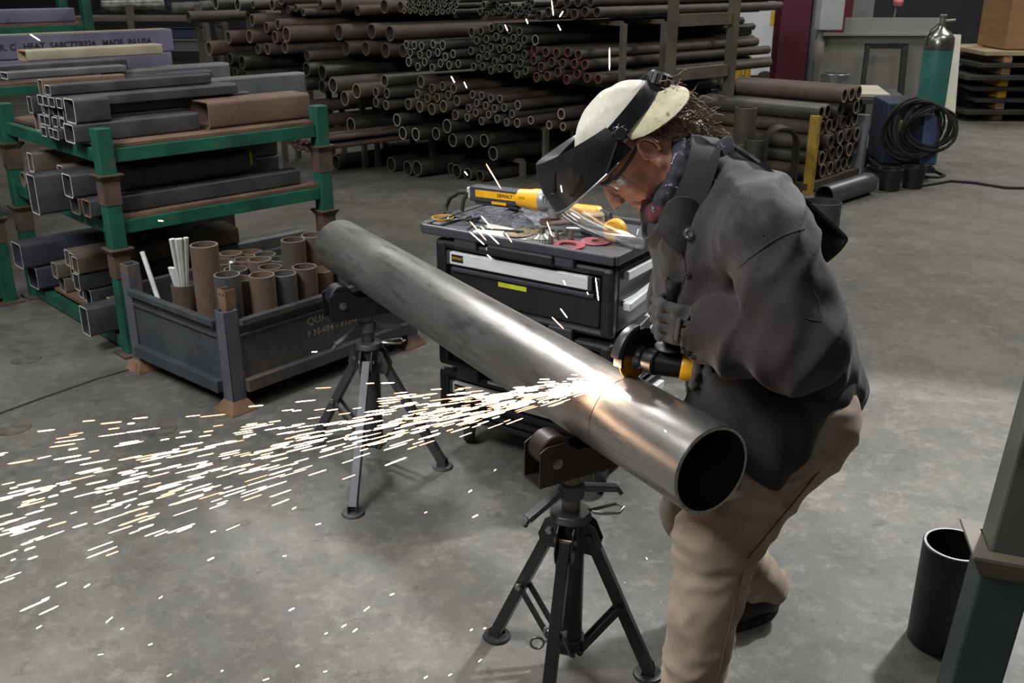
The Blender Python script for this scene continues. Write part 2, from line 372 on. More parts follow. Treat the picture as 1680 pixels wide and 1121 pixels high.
boxtube('dark wide box tube behind the yellow-marked tube, reaching far right', 0, 0, 0, 0, 0, 0, m_tsteel, base=RP(.15, .36, ZL), w=.10, h=.115, L=1.0)
boxtube('dark wide box tube stacked on the wide one, reaching far right', 0, 0, 0, 0, 0, 0, m_tsteel, base=RP(.15, .36, ZL+.115), w=.10, h=.085, L=1.0)
for k in range(2):
    c = RP(-.05+.1*k, 1.03+.090*k, ZL+.0435)
    tag(MB().pipe(c, c+A2*1.05, .043, .036, 20, mrim=1).build('steel_pipe', [m_tdusty, m_rimrust], None, c-UP*.043), ('nearer' if k == 0 else 'farther')+' of two rusty round pipes at the back of the lower deck', 'pipe', 'two round pipes on the lower rack deck')
# bottom level
ZB = .101
boxtube('big blue-grey box section at bottom left, resting on another box', 0, 0, 0, 0, 0, 0, m_tblue, base=RP(-.12, 1.06, ZB+.135), w=.15, h=.145, L=.95)
boxtube('dark box section under the big blue-grey one at bottom left', 0, 0, 0, 0, 0, 0, m_tblue, base=RP(-.06, 1.06, ZB), w=.15, h=.134, L=.95)
boxtube('single small box tube, upper of two left of the three-row stack', 0, 0, 0, 0, 0, 0, m_tdusty, base=RP(.0, .90, ZB+.09), w=.075, h=.09, L=.7, t=.004)
boxtube('single small box tube, lower of two left of the three-row stack', 0, 0, 0, 0, 0, 0, m_tdusty, base=RP(.03, .90, ZB), w=.075, h=.088, L=.7, t=.004)
for r in range(3):
    for c in range(3):
        boxtube('dusty box tube, %s of the %s row in the three-row stack at the rack bottom' % (['right', 'middle', 'left'][c], ['bottom', 'middle', 'top'][r]), 0, 0, 0, 0, 0, 0, m_tdusty if r == 2 else m_tsteel,
                base=RP(.02+.02*c-.02*r+rr.uniform(-.02, .02), .55+.083*c+(.01 if r == 1 else 0), ZB+.096*r), w=.08, h=.094, L=.95, t=.005, group='three-row stack of box tubes at the bottom of the rack')
for k in range(2):
    boxtube('tan dusty flat tube, %s of two beside the three-row stack' % ['nearer', 'farther'][k], 0, 0, 0, 0, 0, 0, m_tdusty, base=RP(.10+.2*(1-k), .27+.12*k, ZB), w=.11, h=.06, L=.85, t=.005)
boxtube('long dark box tube jutting out left beneath the near post of the rack', 128, 541, 108, 500, 207, .10, m_tsteel, base=RP(-.16, .09, ZB), w=.10, h=.15, L=.85)
boxtube('grey-topped tube reaching out past the right end of the rack\'s bottom', 0, 0, 0, 0, 0, 0, m_tgrey, base=RP(1.0-.15, .86, ZB), w=.11, h=.10, L=.75, t=.005)
boxtube('short dark tube at the back right of the rack\'s bottom level', 0, 0, 0, 0, 0, 0, m_tsteel, base=RP(.35, 1.0-.0, ZB), w=.055, h=.30, L=.82, t=.005)
# rack 3 stock at the left edge
for (a, b, z, w, h, L, mt, lb) in [(-.7, .05, .661, .12, .10, .75, m_tblue, 'blue-grey box at the left photo edge, middle deck of the cut-off rack'),
        (-.9, .30, .121, .13, .17, .87, m_tbrown, 'brown box section at the left photo edge on the lowest deck'),
        (-.9, .05, .121, .10, .28, .70, m_lilac, 'lilac box section at the left photo edge on the lowest deck')]:
    boxtube(lb, 0, 0, 0, 0, 0, 0, mt, base=RP(a, b, z, R3), w=w, h=h, L=L)
# printed beams on the rack behind
pbm = RP(-.6, 3.18, 1.069)
boxtube('lower grey-lilac beam under the printed one on the rear rack', 0, 0, 0, 0, 0, 0, m_lilac, base=pbm, w=.16, h=.14, L=2.52, name='steel_beam')
pbt = thing('steel_beam', pbm+UP*.14, 'lilac steel beam with black printed letters, top of the rear rack pile', 'beam')
MB().obox(pbm+A2*1.27+B2*.08+UP*.2255, A2*1.28, B2*.08, UP*.0845).build('beam_body', m_lilac, pbt, smooth=0, bevel=.008)
MB().obox(pbm+A2*1.27+B2*.08+UP*.3105, A2*1.27, B2*.078, UP*.0015).build('dusty_top', m_tpale, pbt, smooth=0)
text('printed_lettering', 'HSS.  6 X 4 X 1/4   ASTM A500 GR. C   HEAT  SA8C7TB324   MADE  IN USA', .062, pbm+A2*1.36+UP*.225-B2*.002, A2, UP, M('black_print', '#16151b', rough=.7), pbt, bold=.0012)
boxtube('lilac beam on the high shelf in the top left corner', 0, 0, 0, 0, 0, 0, m_lilac, base=RP(-.4, 4.02, 1.422), w=.10, h=.11, L=1.92, name='steel_beam')
# ------------------------------------------------------------------ low blue-grey pipe bin
m_bin = M('bin_paint', '#2c3136', '#3b3f41', '#54463a', scale=4, rough=.6, lo3=.55, hi3=.66, scale3=5, bump=.08)
m_binpost = M('bin_post', '#434650', '#50515a', '#655343', scale=5, rough=.6, lo3=.52, hi3=.64, scale3=8)
m_binrust = M('bin_rust', '#594534', '#775b45', '#3b2e25', scale=7, rough=.8, bump=.15)
BC = V(-1.209, 3.865, 0); BR = V(.644, .765, 0).normalized(); BW = V(-BR.y, BR.x, 0); BL, BWd = 1.12, .82
def BP(a, b, z=0): return BC+BR*a+BW*b+UP*z
bt = thing('pipe_bin', BP(BL/2, BWd/2), 'low blue-grey steel bin full of upright rusty pipe offcuts', 'bin')
for (a, b, h) in ((0, 0, .465), (BL, 0, .44), (BL, BWd, .44), (0, BWd, .53)):
    mb = MB(); sa = 1 if a == 0 else -1; sb = 1 if b == 0 else -1
    mb.obox(BP(a+sa*.035, b+sb*.003, h/2), BR*.035, BW*.003, UP*h/2).obox(BP(a+sa*.003, b+sb*.035, h/2), BR*.003, BW*.035, UP*h/2)
    mb.obox(BP(a+sa*.066, b+sb*.03, h/2), BR*.003, BW*.03, UP*h/2).obox(BP(a+sa*.03, b+sb*.066, h/2), BR*.03, BW*.003, UP*h/2)
    po = mb.build('corner_post', m_binpost, bt, smooth=0, bevel=.0015)
    fb = MB(); c = BP(a+sa*.035, b+sb*.035)
    q = lambda r, z: [c+BR*(r*i)+BW*(r*j)+UP*z for i, j in ((-1, -1), (1, -1), (1, 1), (-1, 1))]
    fb.add(q(.068, .0)+q(.066, .008)+q(.037, .055), [(i+4*k, (i+1) % 4+4*k, (i+1) % 4+4*k+4, i+4*k+4) for k in range(2) for i in range(4)]+[(3,2,1,0), (8,9,10,11)])
    fb.build('foot_plate', m_binrust, po, smooth=0)
def panel(p0, p1, inw):
    d = (p1-p0).normalized(); mb = MB(); L = (p1-p0).length; c = (p0+p1)/2
    mb.obox(c+UP*.245+inw*.012, d*L/2, inw*.003, UP*.155)                       # sheet
    mb.obox(c+UP*.405-inw*.002, d*L/2, inw*.017, UP*.014).obox(c+UP*.345+inw*.004, d*L/2, inw*.008, UP*.006)      # rolled rim and bead
    mb.obox(c+UP*.115-inw*.004, d*L/2, inw*.022, UP*.028)                      # bottom channel
    return mb.build('side_panel', m_bin, bt, smooth=0, bevel=.003)
panel(BP(.07, 0), BP(BL-.07, 0), BW); panel(BP(0, BWd-.07), BP(0, .07), BR); panel(BP(BL-.07, BWd), BP(.07, BWd), -BW); panel(BP(BL, .07), BP(BL, BWd-.07), -BR)
MB().obox(BP(BL/2, BWd/2, .11), BR*(BL/2-.02), BW*(BWd/2-.02), UP*.008).build('bin_floor', m_binrust, bt, smooth=0)
mb = MB(); c = BP(.055, .05, .0)
mb.obox(c+UP*.36-BR*.022, BR*.002, BW*.026, UP*.19).obox(c+UP*.36-BW*.026, BR*.024, BW*.002, UP*.19).obox(c+UP*.36+BW*.026, BR*.024, BW*.002, UP*.19)
for k in (-1, 1): mb.cyl(c+UP*.53-BR*.0255+BW*.012*k, c+UP*.53-BR*.0235+BW*.012*k, .0045, n=10, mi=1)
mb.build('corner_socket', [m_binrust, M('hole_black', '#0b0a09', rough=.9)], bt, smooth=0)
text('stencil_lettering', 'QUAITRAY', .052, BP(.56, -.006+.0, .305)+BW*.0135, BR, UP, M('stencil_white', '#8f8878', '#6d675b', scale=40, rough=.8), bt, bold=.001)
text('stencil_lettering', 'F N-484 - 772-7', .046, BP(.58, -.006, .245)+BW*.0135, BR, UP, M('stencil_white', '#9a9383'), bt, bold=.0008)
# upright pipe offcuts: picture position of each rim centre, then settled so that none overlap
m_off = [M('offcut_rust_a', '#41362e', '#57483d', '#2c2a28', scale=9, rough=.75, bump=.1, stretch=(1, 1, .3)), M('offcut_rust_b', '#4f4033', '#685443', '#352d27', scale=8, rough=.75, bump=.1, stretch=(1, 1, .3)), M('offcut_grey', '#3f4042', '#57534d', '#6b4f39', scale=7, rough=.6, metal=.2, stretch=(1, 1, .3))]
m_offrim = M('offcut_rim', '#7d756c', '#60574e', scale=30, rough=.6)
raw = [(404, 484, .555), (449, 470, .56), (483, 461, .54), (539, 450, .545), (385, 473, .53), (395, 459, .51), (485, 447, .51), (518, 440, .50), (555, 440, .50), (453, 438, .51), (428, 431, .52), (488, 431, .50), (525, 430, .49), (402, 425, .48), (462, 424, .48), (499, 421, .48), (378, 415, .48), (434, 417, .47), (504, 412, .47), (409, 412, .46), (395, 440, .49), (369, 430, .50), (363, 455, .50), (425, 472, .44), (466, 396, .64), (499, 390, .64)]
loc = []
for x, y, z in raw:
    p = Z(x, y, z)-BC; loc.append([p.dot(BR), p.dot(BW)])
loc.append([.10, .25]); RO = .057               # the tall one
RAD = [RO]*len(raw)+[.062]
loc.append([.10, .46]); RAD.append(.056)
for it in range(400):
    for i in range(len(loc)):
        for j in range(i):
            dx, dy = loc[i][0]-loc[j][0], loc[i][1]-loc[j][1]; d = math.hypot(dx, dy)+1e-6; need = RAD[i]+RAD[j]+.003
            if d < need:
                k = (need-d)/d/2; loc[i][0] += dx*k; loc[i][1] += dy*k; loc[j][0] -= dx*k; loc[j][1] -= dy*k
        m = RAD[i]+.022
        if i >= len(raw): loc[i] = [[.10, .25], [.10, .46]][i-len(raw)]
        loc[i][0] = min(max(loc[i][0], m), BL-m); loc[i][1] = min(max(loc[i][1], m), BWd-m)
        if math.hypot(loc[i][0]-.055, loc[i][1]-.05) < RAD[i]+.045: loc[i][0] += .004; loc[i][1] += .004
order = sorted(range(len(raw)), key=lambda i: loc[i][1])
for n_, i in enumerate(order):
    a, b = loc[i]; top = raw[i][2]+(.03 if i == 0 else 0); p = BP(a, b, .119)
    bpos = 'at the front rim' if b < .16 else 'in the middle' if b < .5 else 'at the back'
    zone = lambda bb_: 0 if bb_ < .16 else 1 if bb_ < .5 else 2
    ix = sorted([k for k in order if zone(loc[k][1]) == zone(b)], key=lambda k: loc[k][0])
    o = MB().pipe(p, BP(a, b, top), RO, RO-.0075, 28, mrim=1).build('pipe_offcut', [m_off[(i*7) % 3 if i else 2], m_offrim], None, p)
    tag(o, 'upright rusty pipe offcut %s of the bin, %s' % (bpos, place(ix.index(i), len(ix))), 'pipe', 'upright pipe offcuts in the bin')
a, b = loc[-2]; p = BP(a, b, .119)
tag(MB().pipe(p, BP(a, b, .70), .060, .052, 32, mrim=1).build('pipe_offcut', [m_off[1], m_offrim], None, p), 'tall brown pipe offcut standing well above the others at the bin\'s left', 'pipe')
p = BP(loc[-1][0], loc[-1][1], .119)
tag(MB().pipe(p, p+UP*.36, .052, .0465, 24).build('pipe_offcut', [m_off[0]], None, p), 'small dark pipe offcut holding the white rods', 'pipe')
m_rod = M('white_rod', '#c9cdc8', '#aeb3ae', scale=10, rough=.45)
tops = [(301, 397), (283, 392), (272, 400), (294, 392), (313, 394), (321, 395), (290, 402), (278, 443), (269, 444), (264, 443)]
for k, (x, y) in enumerate(tops):
    zt_ = .71 if k < 7 else .57; t2 = Z(x, y, zt_)-p; t2.z = 0; tq = t2*.42
    if tq.length > .037: tq *= .037/tq.length
    bq = tq-(t2-tq)*(.345/(zt_-.479))
    if bq.length > .036: bq *= .036/bq.length
    b0 = p+UP*.012+bq; tp = p+UP*.36+tq; b1 = b0+(tp-b0)*((zt_-b0.z)/(tp.z-b0.z)); ln = (b1-b0).length
    tag(MB().sweep([b0, b1], .009, 10).build('plastic_rod', m_rod, None, b0), 'white rod in the small dark offcut, %s' % (('%s of the long ones' % place(sorted(range(7), key=lambda q: tops[q][0]).index(k), 7)) if k < 7 else ('%s of the three short rods' % ['right', 'middle', 'left'][k-7])), 'rod', 'white rods standing in the pipe bin')
q0, q1 = BP(.08, .56, .13), Z(233, 413, .585)
tag(MB().sweep([q0, q1], .011, 10).build('plastic_rod', m_rod, None, q0), 'white rod leaning far left over the bin\'s rear post', 'rod', 'white rods standing in the pipe bin')
q1 = Z(379, 430, .56)
q0 = BP(*loc[21], .14); 
tag(MB().sweep([q0, q1], .009, 10).build('plastic_rod', m_rod, None, q0), 'lone short white rod sticking out of a pipe offcut right of the tall one', 'rod')
# ------------------------------------------------------------------ long pipe racks at the back
m_pdark = M('pipe_dark', '#26241f', '#39352e', '#4a4036', scale=3, rough=.5, metal=.25, stretch=(1, 1, 1), lo3=.6, hi3=.7)
m_pbrown = M('pipe_brown', '#38322b', '#4a433a', '#28231d', scale=3, rough=.65)
m_prust = M('pipe_rust', '#41352d', '#4c4037', '#2c2520', scale=3, rough=.75)
m_pgrey = M('pipe_grey', '#3c3b37', '#4f4c46', '#5d4f41', scale=3, rough=.45, metal=.3)
m_rpale = M('rim_pale', '#d6d6ce', '#a9a9a2', scale=25, rough=.5)
m_rgrey = M('rim_grey', '#a19e94', '#807c73', scale=25, rough=.6)
m_rtan = M('rim_tan', '#b79f84', '#94806a', scale=25, rough=.7)
m_rred = M('rim_red', '#b3635a', '#8f504a', scale=25, rough=.7)
m_rdark = M('rim_dark', '#6e695f', '#5a554c', scale=25, rough=.7)
BD = V(math.cos(math.radians(41)), math.sin(math.radians(41)), 0)
BN = V(-BD.y, BD.x, 0)
RKE = Yp(860, 300, 9.3); RKE.z = 0
rk = thing('pipe_rack', RKE, 'long dark steel rack holding bundles of round pipe across the back', 'rack')
m_rk = M('rack_brown_steel', '#4b453a', '#5f574a', '#3a332b', scale=4, rough=.65)
def ybg(px): return 9.05-.0011*(px-700)
BUN = []
def bundle(desc, rows, r, mat, rim, L, group, cat='pipe', off=(0, 0), sc=5.6, y=None, ground=False, arm=True, wall=.17, jit=.25):
    # rows: lists of crop-pixel points (top row first); off/sc map them into the frame
    nR = len(rows); pr_ = random.Random(len(desc)*7+nR)
    last = None
    for ri, row in enumerate(rows):
        row = sorted(row); rn = {1: ['']}.get(nR) or (['top', 'bottom'] if nR == 2 else ['top', 'middle', 'bottom'] if nR == 3 else ['top', 'second', 'third', 'fourth', 'bottom'][:nR-1]+['bottom'])
        ps = []
        for i, q in enumerate(row):
            rad_px = (q[2] if len(q) > 2 else r)/sc
            px, py = off[0]+q[0]/sc, off[1]+q[1]/sc
            yy = y or ybg(px)
            if ground:
                p = Z(px, py, .1); rad = rad_px/F*dotf(p); p = Z(px, py, rad); rad = rad_px/F*dotf(p); p.z = rad+.001
            else:
                p = Yp(px, py, yy); rad = rad_px/F*dotf(p)
            rad = max(rad, .012)
            ll = L*(1+pr_.uniform(-.06, .06))
            lab = desc % (place(i, len(row)) + ((' in the %s row' % rn[ri]) if nR > 1 else ''))
            BUN.append([p, rad, ll, wall, mat, rim, lab, cat, group]); ps.append((p, rad, ll))
        last = ps
    if arm and not ground: ARMS.append(ps if last is None else last)
def settle():
    n = len(BUN); P2 = np.array([[b[0].dot(BN), b[0].z] for b in BUN]); R = np.array([b[1] for b in BUN]); A0 = np.array([b[0].dot(BD) for b in BUN]); A1 = A0+np.array([b[2] for b in BUN])
    ov = (A0[:, None] < A1[None]) & (A1[:, None] > A0[None]) & ~np.eye(n, dtype=bool); need = R[:, None]+R[None]+.0015
    for it in range(500):
        d = P2[:, None]-P2[None]; ds = np.sqrt((d**2).sum(-1))+1e-9; pen = np.where(ov & (ds < need), need-ds, 0)
        if pen.max() < 2e-4: break
        P2 += (d/ds[..., None]*pen[..., None]*.32).sum(1); P2[:, 1] = np.maximum(P2[:, 1], R+.001)
    for b, q in zip(BUN, P2):
        b[0] = b[0]+BN*(q[0]-b[0].dot(BN)); b[0].z = q[1]
        p, rad, ll, wall, mat, rim, lab, cat, group = b
        tag(MB().pipe(p, p+BD*ll, rad, rad*(1-wall), 18, mrim=1).build('steel_pipe', [mat, rim], None, p-UP*rad), lab, cat, group)
    return P2, R, A0, A1
def free_post(p, w, top, P2, R, A0, A1):
    for k in range(40):
        sh_ = (k+1)//2*(1 if k % 2 else -1)*.012; s_ = p.dot(BN)+sh_; a_ = p.dot(BD)
        if not ((np.abs(P2[:, 0]-s_) < R+w/2) & (P2[:, 1]-R < top) & (A0 < a_+w/2) & (A1 > a_-w/2)).any(): return p+BN*sh_
    return None
ARMS = []
def arms(G):
    P2, R, A0, A1 = G
    for last in ARMS:
        idx = [i for i, b in enumerate(BUN) if any(b[2] == l[2] and abs(b[1]-l[1]) < 1e-9 for l in last)]
        sN = [P2[i, 0] for i in idx]; zz = min(P2[i, 1]-R[i] for i in idx); lo, hi = min(P2[i, 0]-R[i] for i in idx), max(P2[i, 0]+R[i] for i in idx)
        for fr in (.14, .34, .75):
            aa = np.mean([A0[i]+(A1[i]-A0[i])*fr for i in idx])
            for dz in (.022, .03, .04, .055):
                z = zz-dz; hit = (P2[:, 0]+R > lo-.03) & (P2[:, 0]-R < hi+.03) & (P2[:, 1]+R > z-.02) & (P2[:, 1]-R < z+.02) & (A0 < aa+.03) & (A1 > aa-.03)
                if not hit.any():
                    q0 = BN*(lo-.03)+BD*aa; q1 = BN*(hi+.03)+BD*aa; q0.z = q1.z = z
                    MB().bar(q0, q1, .05, .038).build('arm', m_rk, rk, smooth=0)
                    for q in (q0, q1):
                        f = free_post(V(q.x, q.y, 0), .045, z, *G)
                        if f is not None and fr < .7: MB().bar(V(f.x, f.y, 0), V(f.x, f.y, z), .045, .045, up=BD).build('upright', m_rk, rk, smooth=0)
                    break
O1, O2, O3, O4, O5 = (460, 0), (740, 0), (480, 120), (700, 120), (200, 0)
def R_(xs, y): return [(x, y) for x in xs]
bundle('thin pale-ended pipe, %s, upper bundle left of the centre', [R_([1190, 1235, 1280, 1330, 1375, 1420, 1465, 1510, 1560, 1605], -8), R_([1200, 1240, 1285, 1325, 1365, 1403, 1448, 1490, 1540, 1585], 45), R_([1170, 1215, 1255, 1298, 1340, 1385, 1430, 1472, 1516, 1560], 100)], 25, m_pgrey, m_rpale, 3.6, 'thin pipes on the top level', off=O1)
bundle('thin pipe, %s, small top bundle above the centre', [[(355, 5), (430, 5), (690, 5, 34)], [(300, 50, 34), (450, 52), (490, 55), (535, 55), (600, 58), (655, 55), (735, 35, 32)], [(288, 105, 32), (345, 115), (388, 115), (435, 115), (497, 118), (545, 120), (592, 122), (640, 122), (685, 122), (727, 98, 30)]], 26, m_pgrey, m_rgrey, 3.2, 'small pipes of the top bundle', off=O2)
bundle('brown-grey pipe, %s, top level right of centre', [[(960, 22), (1075, 18), (1155, 16), (1262, 12)], [(820, 115), (885, 115), (1060, 118), (1128, 118), (1205, 115), (1308, 112)]], 46, m_pbrown, m_rdark, 2.7, 'brown pipes of the top level, right', off=O2)
bundle('pale-rimmed pipe, %s, middle bundle behind the sparks', [[(1185, 415), (1238, 418), (1282, 420), (1400, 420), (1472, 418, 44)], [(1215, 495), (1300, 497), (1370, 497), (1440, 497), (1497, 500), (1552, 500)], [(1200, 575, 44), (1280, 588), (1328, 588), (1396, 590), (1470, 590), (1535, 590), (1610, 590)]], 38, m_pgrey, m_rpale, 3.6, 'pale-rimmed pipes of the middle bundle', off=O1)
bundle('grey-rimmed pipe, %s, tall hexagonal bundle at centre', [[(205, 297, 44), (275, 300), (385, 265), (458, 265), (517, 270), (612, 285)], [(250, 382), (333, 357), (420, 357), (492, 365), (563, 370), (660, 380)], [(200, 470), (315, 442), (382, 445), (450, 450), (526, 456), (605, 462), (692, 477)], [(280, 525), (345, 530), (415, 540), (482, 545), (560, 550), (630, 558)], [(238, 615), (303, 620), (372, 625), (447, 630), (521, 637), (596, 645), (670, 647)]], 38, m_pgrey, m_rgrey, 3.2, 'grey-rimmed pipes of the hexagonal bundle', off=O2)
bundle('bigger pale-rimmed dark pipe, %s alone right of the hexagonal bundle', [[(752, 380)]], 46, m_pdark, m_rpale, 3.0, 'odd pipe', off=O2, arm=False)
bundle('red-ended pipe, %s, bundle left of the tall post', [[(780, 474), (876, 480), (957, 486), (1050, 490), (1128, 496)], [(775, 565), (830, 572), (921, 580), (1004, 586), (1105, 590), (1178, 590)], [(803, 668), (885, 676), (975, 683), (1055, 690), (1150, 696), (1226, 704), (1310, 715)]], 45, m_pbrown, m_rred, 2.55, 'red-ended pipes', off=O2)
bundle('dark pipe, %s, four-pipe bundle left of the rust-ended one', [[(882, 850, 46), (955, 742, 58), (970, 855, 48)], [(885, 945, 46), (960, 962, 46)]], 46, m_pgrey, m_rtan, 3.3, 'four dark pipes', off=O1)
bundle('large tan-ended pipe, %s of three left of the four-pipe bundle', [[(500, 812, 76), (592, 865, 70), (678, 848, 70)]], 70, m_pbrown, m_rtan, 3.2, 'three large tan-ended pipes', off=O1)
bundle('rust-ended pipe, %s, low bundle at centre', [[(1295, 757, 56), (1398, 812, 44), (1490, 808, 42), (1572, 830, 46)], [(1280, 878), (1368, 892), (1440, 892), (1548, 893), (1605, 928, 50)], [(1225, 976, 54), (1305, 984, 54), (1393, 992, 56), (1475, 1003, 56), (1603, 1022, 48)]], 42, m_pbrown, m_rtan, 3.4, 'rust-ended pipes', off=O1)
bundle('thick-walled pipe, %s, bundle behind the helmet', [[(447, 215), (510, 223), (580, 231), (645, 240)], [(405, 292), (475, 301), (545, 309), (610, 317), (682, 327), (755, 336), (822, 307, 46)], [(370, 376), (442, 386), (507, 397), (575, 405), (640, 415), (715, 428), (800, 436, 46)]], 40, m_pbrown, m_rgrey, 2.9, 'thick-walled pipes behind the helmet', off=O4, wall=.25)
bundle('tan-rimmed pipe, %s of the loose ones near the visor', [[(945, 433, 42), (1235, 375, 54)], [(1125, 476, 42), (1252, 492, 42)]], 42, m_pbrown, m_rtan, 2.5, 'tan-rimmed pipes near the visor', off=O4, wall=.3)
bundle('large dark pipe, %s, heap under the rust-ended bundle', [[(175, 508, 66)], [(97, 545, 60), (245, 610, 64), (395, 625, 60), (517, 630, 62), (605, 727, 68)]], 60, m_pdark, m_rgrey, 3.0, 'large dark pipes of the heap', off=O4)
bundle('large dark pipe, %s of the group with a pale blue rim', [[(965, 455, 60), (1022, 535, 62), (1112, 553, 62)]], 60, m_pdark, m_rpale, 3.2, 'dark pipes with one pale rim', off=O3)
bundle('very large dark pipe, %s left of the dark group', [[(540, 483, 72)]], 70, m_pdark, m_rgrey, 3.4, 'very large dark pipe', off=O3)
bundle('dark pipe lying on the floor, %s of the front row', [[(398, 820, 70), (860, 705, 60), (905, 840, 70), (1065, 878, 70), (1187, 903, 74), (1457, 895, 66), (1607, 930, 60)]], 60, m_pdark, m_rdark, 3.2, 'pipes on the floor', off=O3, ground=True)
bundle('dark pipe lying on the floor behind the big grinder, %s', [[(225, 885, 62), (490, 950, 55)]], 60, m_pdark, m_rdark, 2.6, 'floor pipes behind the grinder', off=O4, y=None, ground=True)
bundle('brown pipe end, %s, upper left above the tubes', [[(1215, 213, 56), (1345, 255, 50), (1430, 270, 50), (1470, 300, 72)], [(985, 345, 60), (1185, 375, 62), (1275, 410, 50), (1330, 412, 54), (1412, 412, 56), (1490, 440, 56)], [(800, 445, 66)]], 60, m_prust, m_rtan, 2.6, 'brown pipes at upper left', off=O5, y=9.5)
bundle('dark pipe end, %s, low under the brown ones', [[(1010, 560, 55), (1085, 572, 66)], [(940, 645, 60), (1040, 660, 45), (1110, 672, 42)]], 60, m_pdark, m_rdark, 2.6, 'dark pipes low at left', off=O5, y=9.5)
bundle('dark pipe, %s of the top shelf at upper left', [[(860, 30, 56), (1065, 42, 56)], ], 56, m_pgrey, m_rpale, 2.2, 'pale-mouthed pipes at the top edge', off=O5, y=9.6)
bundle('small pipe, %s of the top-edge cluster', [[(1205, 42, 36), (1400, 40, 50), (1465, 42, 50), (1545, 60, 34), (1600, 68, 34), (1655, 70, 34)]], 34, m_pbrown, m_rtan, 2.4, 'small pipes of the top-edge cluster', off=O5, y=9.6)
bundle('brown pipe, %s along the top edge left of centre', [[(350, 65, 40), (520, 52, 64), (700, 90, 48), (960, 60, 64), (1095, 62, 50)]], 50, m_prust, m_rdark, 2.8, 'brown pipes along the top edge', off=O1, y=9.7)
bundle('brown pipe, %s, upper-middle group left of the pale-rimmed bundle', [[(535, 297, 74), (850, 290, 70), (990, 302, 72)], [(210, 462, 50), (625, 445, 66), (793, 450, 66), (958, 458, 70), (1095, 462, 62)]], 60, m_prust, m_rdark, 2.9, 'brown pipes of the upper-middle group', off=O1, y=9.6)
bundle('dark pipe end, %s, stack beside the black gap at left centre', [[(250, 632, 66), (362, 650, 70)], [(215, 745, 64), (378, 790, 62)]], 60, m_pdark, m_rdark, 2.8, 'dark pipes at left centre', off=O1, y=9.5)
bundle('tan-topped long pipe, %s behind the green rack\'s right post', [[(-30, 325, 60)], [(-30, 470, 62)], [(-40, 600, 60)]], 60, m_prust, m_rdark, 2.4, 'long pipes behind the green post', off=O3, y=9.4, arm=False)
bundle('rusty pipe end, %s, little cluster behind green beam', [[(25, 612), (75, 622), (115, 625)], [(10, 680), (55, 690), (108, 700)]], 24, m_prust, m_rtan, 1.2, 'little cluster of rusty pipe ends', off=O3, y=8.7, arm=False)
bundle('long olive-brown pipe, %s high at upper left, seen from the side', [[(610, 155, 50)]], 50, m_pbrown, m_rdark, 1.0, 'olive-brown pipe', off=O5, y=9.8)
G_ = settle(); arms(G_)
# far right end of the rack: two tall uprights with ties
pa, pb = Yp(1100, 100, 8.75), Yp(1199, 90, 9.3)
pa_, pb_ = [free_post(V(p.x, p.y, 0), .09, 2.0, *G_) for p in (pa, pb)]; pa, pb = pa_ or pa, pb_ or pb
for p, w in ((pa, .075), (pb, .085)):
    MB().bar(V(p.x, p.y, 0), V(p.x, p.y, 2.0), w, w*.8, up=BD).build('upright', m_rk, rk, smooth=0)
for py in (30, 120):
    za = solve_dir(V(pa.x, pa.y, 0), UP, py=py+4); MB().bar(V(pa.x, pa.y, za), V(pb.x, pb.y, za), .05, .10).build('tie_beam', m_rk, rk, smooth=0)
for (px, yy) in ((552, 10.1), (604, 10.0), (693, 9.9), (872, 9.75), (978, 9.45)):
    p = Yp(px, 150, yy); p = free_post(V(p.x, p.y, 0), .06, 1.9, *G_)
    if p is not None: MB().bar(V(p.x, p.y, 0), V(p.x, p.y, 1.9), .06, .06, up=BD).build('upright', m_rk, rk, smooth=0)
# rear clutter at upper left: blue beams, wrapped bars, pale panel
m_navy = M('navy_beam', '#1d2438', '#262e45', scale=3, rough=.5)
def slab(name, label, cat, c, sx, sy, sz, rz, mat, bev=.004, group=None):
    o = MB().box(c, (sx, sy, sz), rz=rz).build(name, mat, None, smooth=0, bevel=bev); return tag(o, label, cat, group)
def rackbeam(px0, px1, py, hpx, y, label, mat, name='steel_beam'):
    a, b = Yp(px0, py, y), Yp(px1, py, y); h = hpx/F*dotf(a)
    mb = MB()
    for k in (-1, 1): mb.bar(a+UP*(h*.45*k), b+UP*(h*.45*k), .09, h*.1)
    mb.bar(a, b, .012, h)
    return tag(mb.build(name, mat, None, smooth=0), label, 'beam')
rackbeam(205, 335, 53, 17, 10.6, 'navy steel beam seen end to end above the lilac beam', m_navy)
rackbeam(270, 345, 74, 18, 10.4, 'grey beam right of the printed lilac beam', m_tgrey)
rackbeam(240, 330, 3, 12, 10.8, 'navy beam with yellow tip on the rear shelf, top edge', m_navy)
p = Yp(240, 22, 10.7)
tag(MB().cyl(p+V(-.45, 0, .07), p+V(.18, .1, .08), .07, n=14, bev=.01).build('wrapped_bar_bundle', M('foil_wrap', '#6a6a66', '#34332f', '#9a9a94', scale=16, rough=.4, metal=.4)), 'foil-wrapped bundle of bars on the rear shelf at upper left', 'bundle')
p = Yp(290, 24, 10.7)
tag(MB().cyl(p+V(-.05, .02, .06), p+V(.35, .12, .08), .06, n=14, bev=.01).build('wrapped_bar_bundle', M('grey_wrap', '#55564f', '#2a2924', scale=9, rough=.6)), 'dull grey wrapped bundle right of the foil-wrapped one', 'bundle')
sh = thing('rear_shelf', V(-3.9, 10.8, 0), 'dark shelf frame at the back carrying the wrapped bundles', 'shelf')
for z_ in (.75, 1.08, 1.36):
    MB().bar(Yp(165, 0, 10.75)*0+V(-4.6, 10.75, z_), V(-3.2, 10.75, z_), .5, .04).build('shelf_board', m_rk, sh, smooth=0)
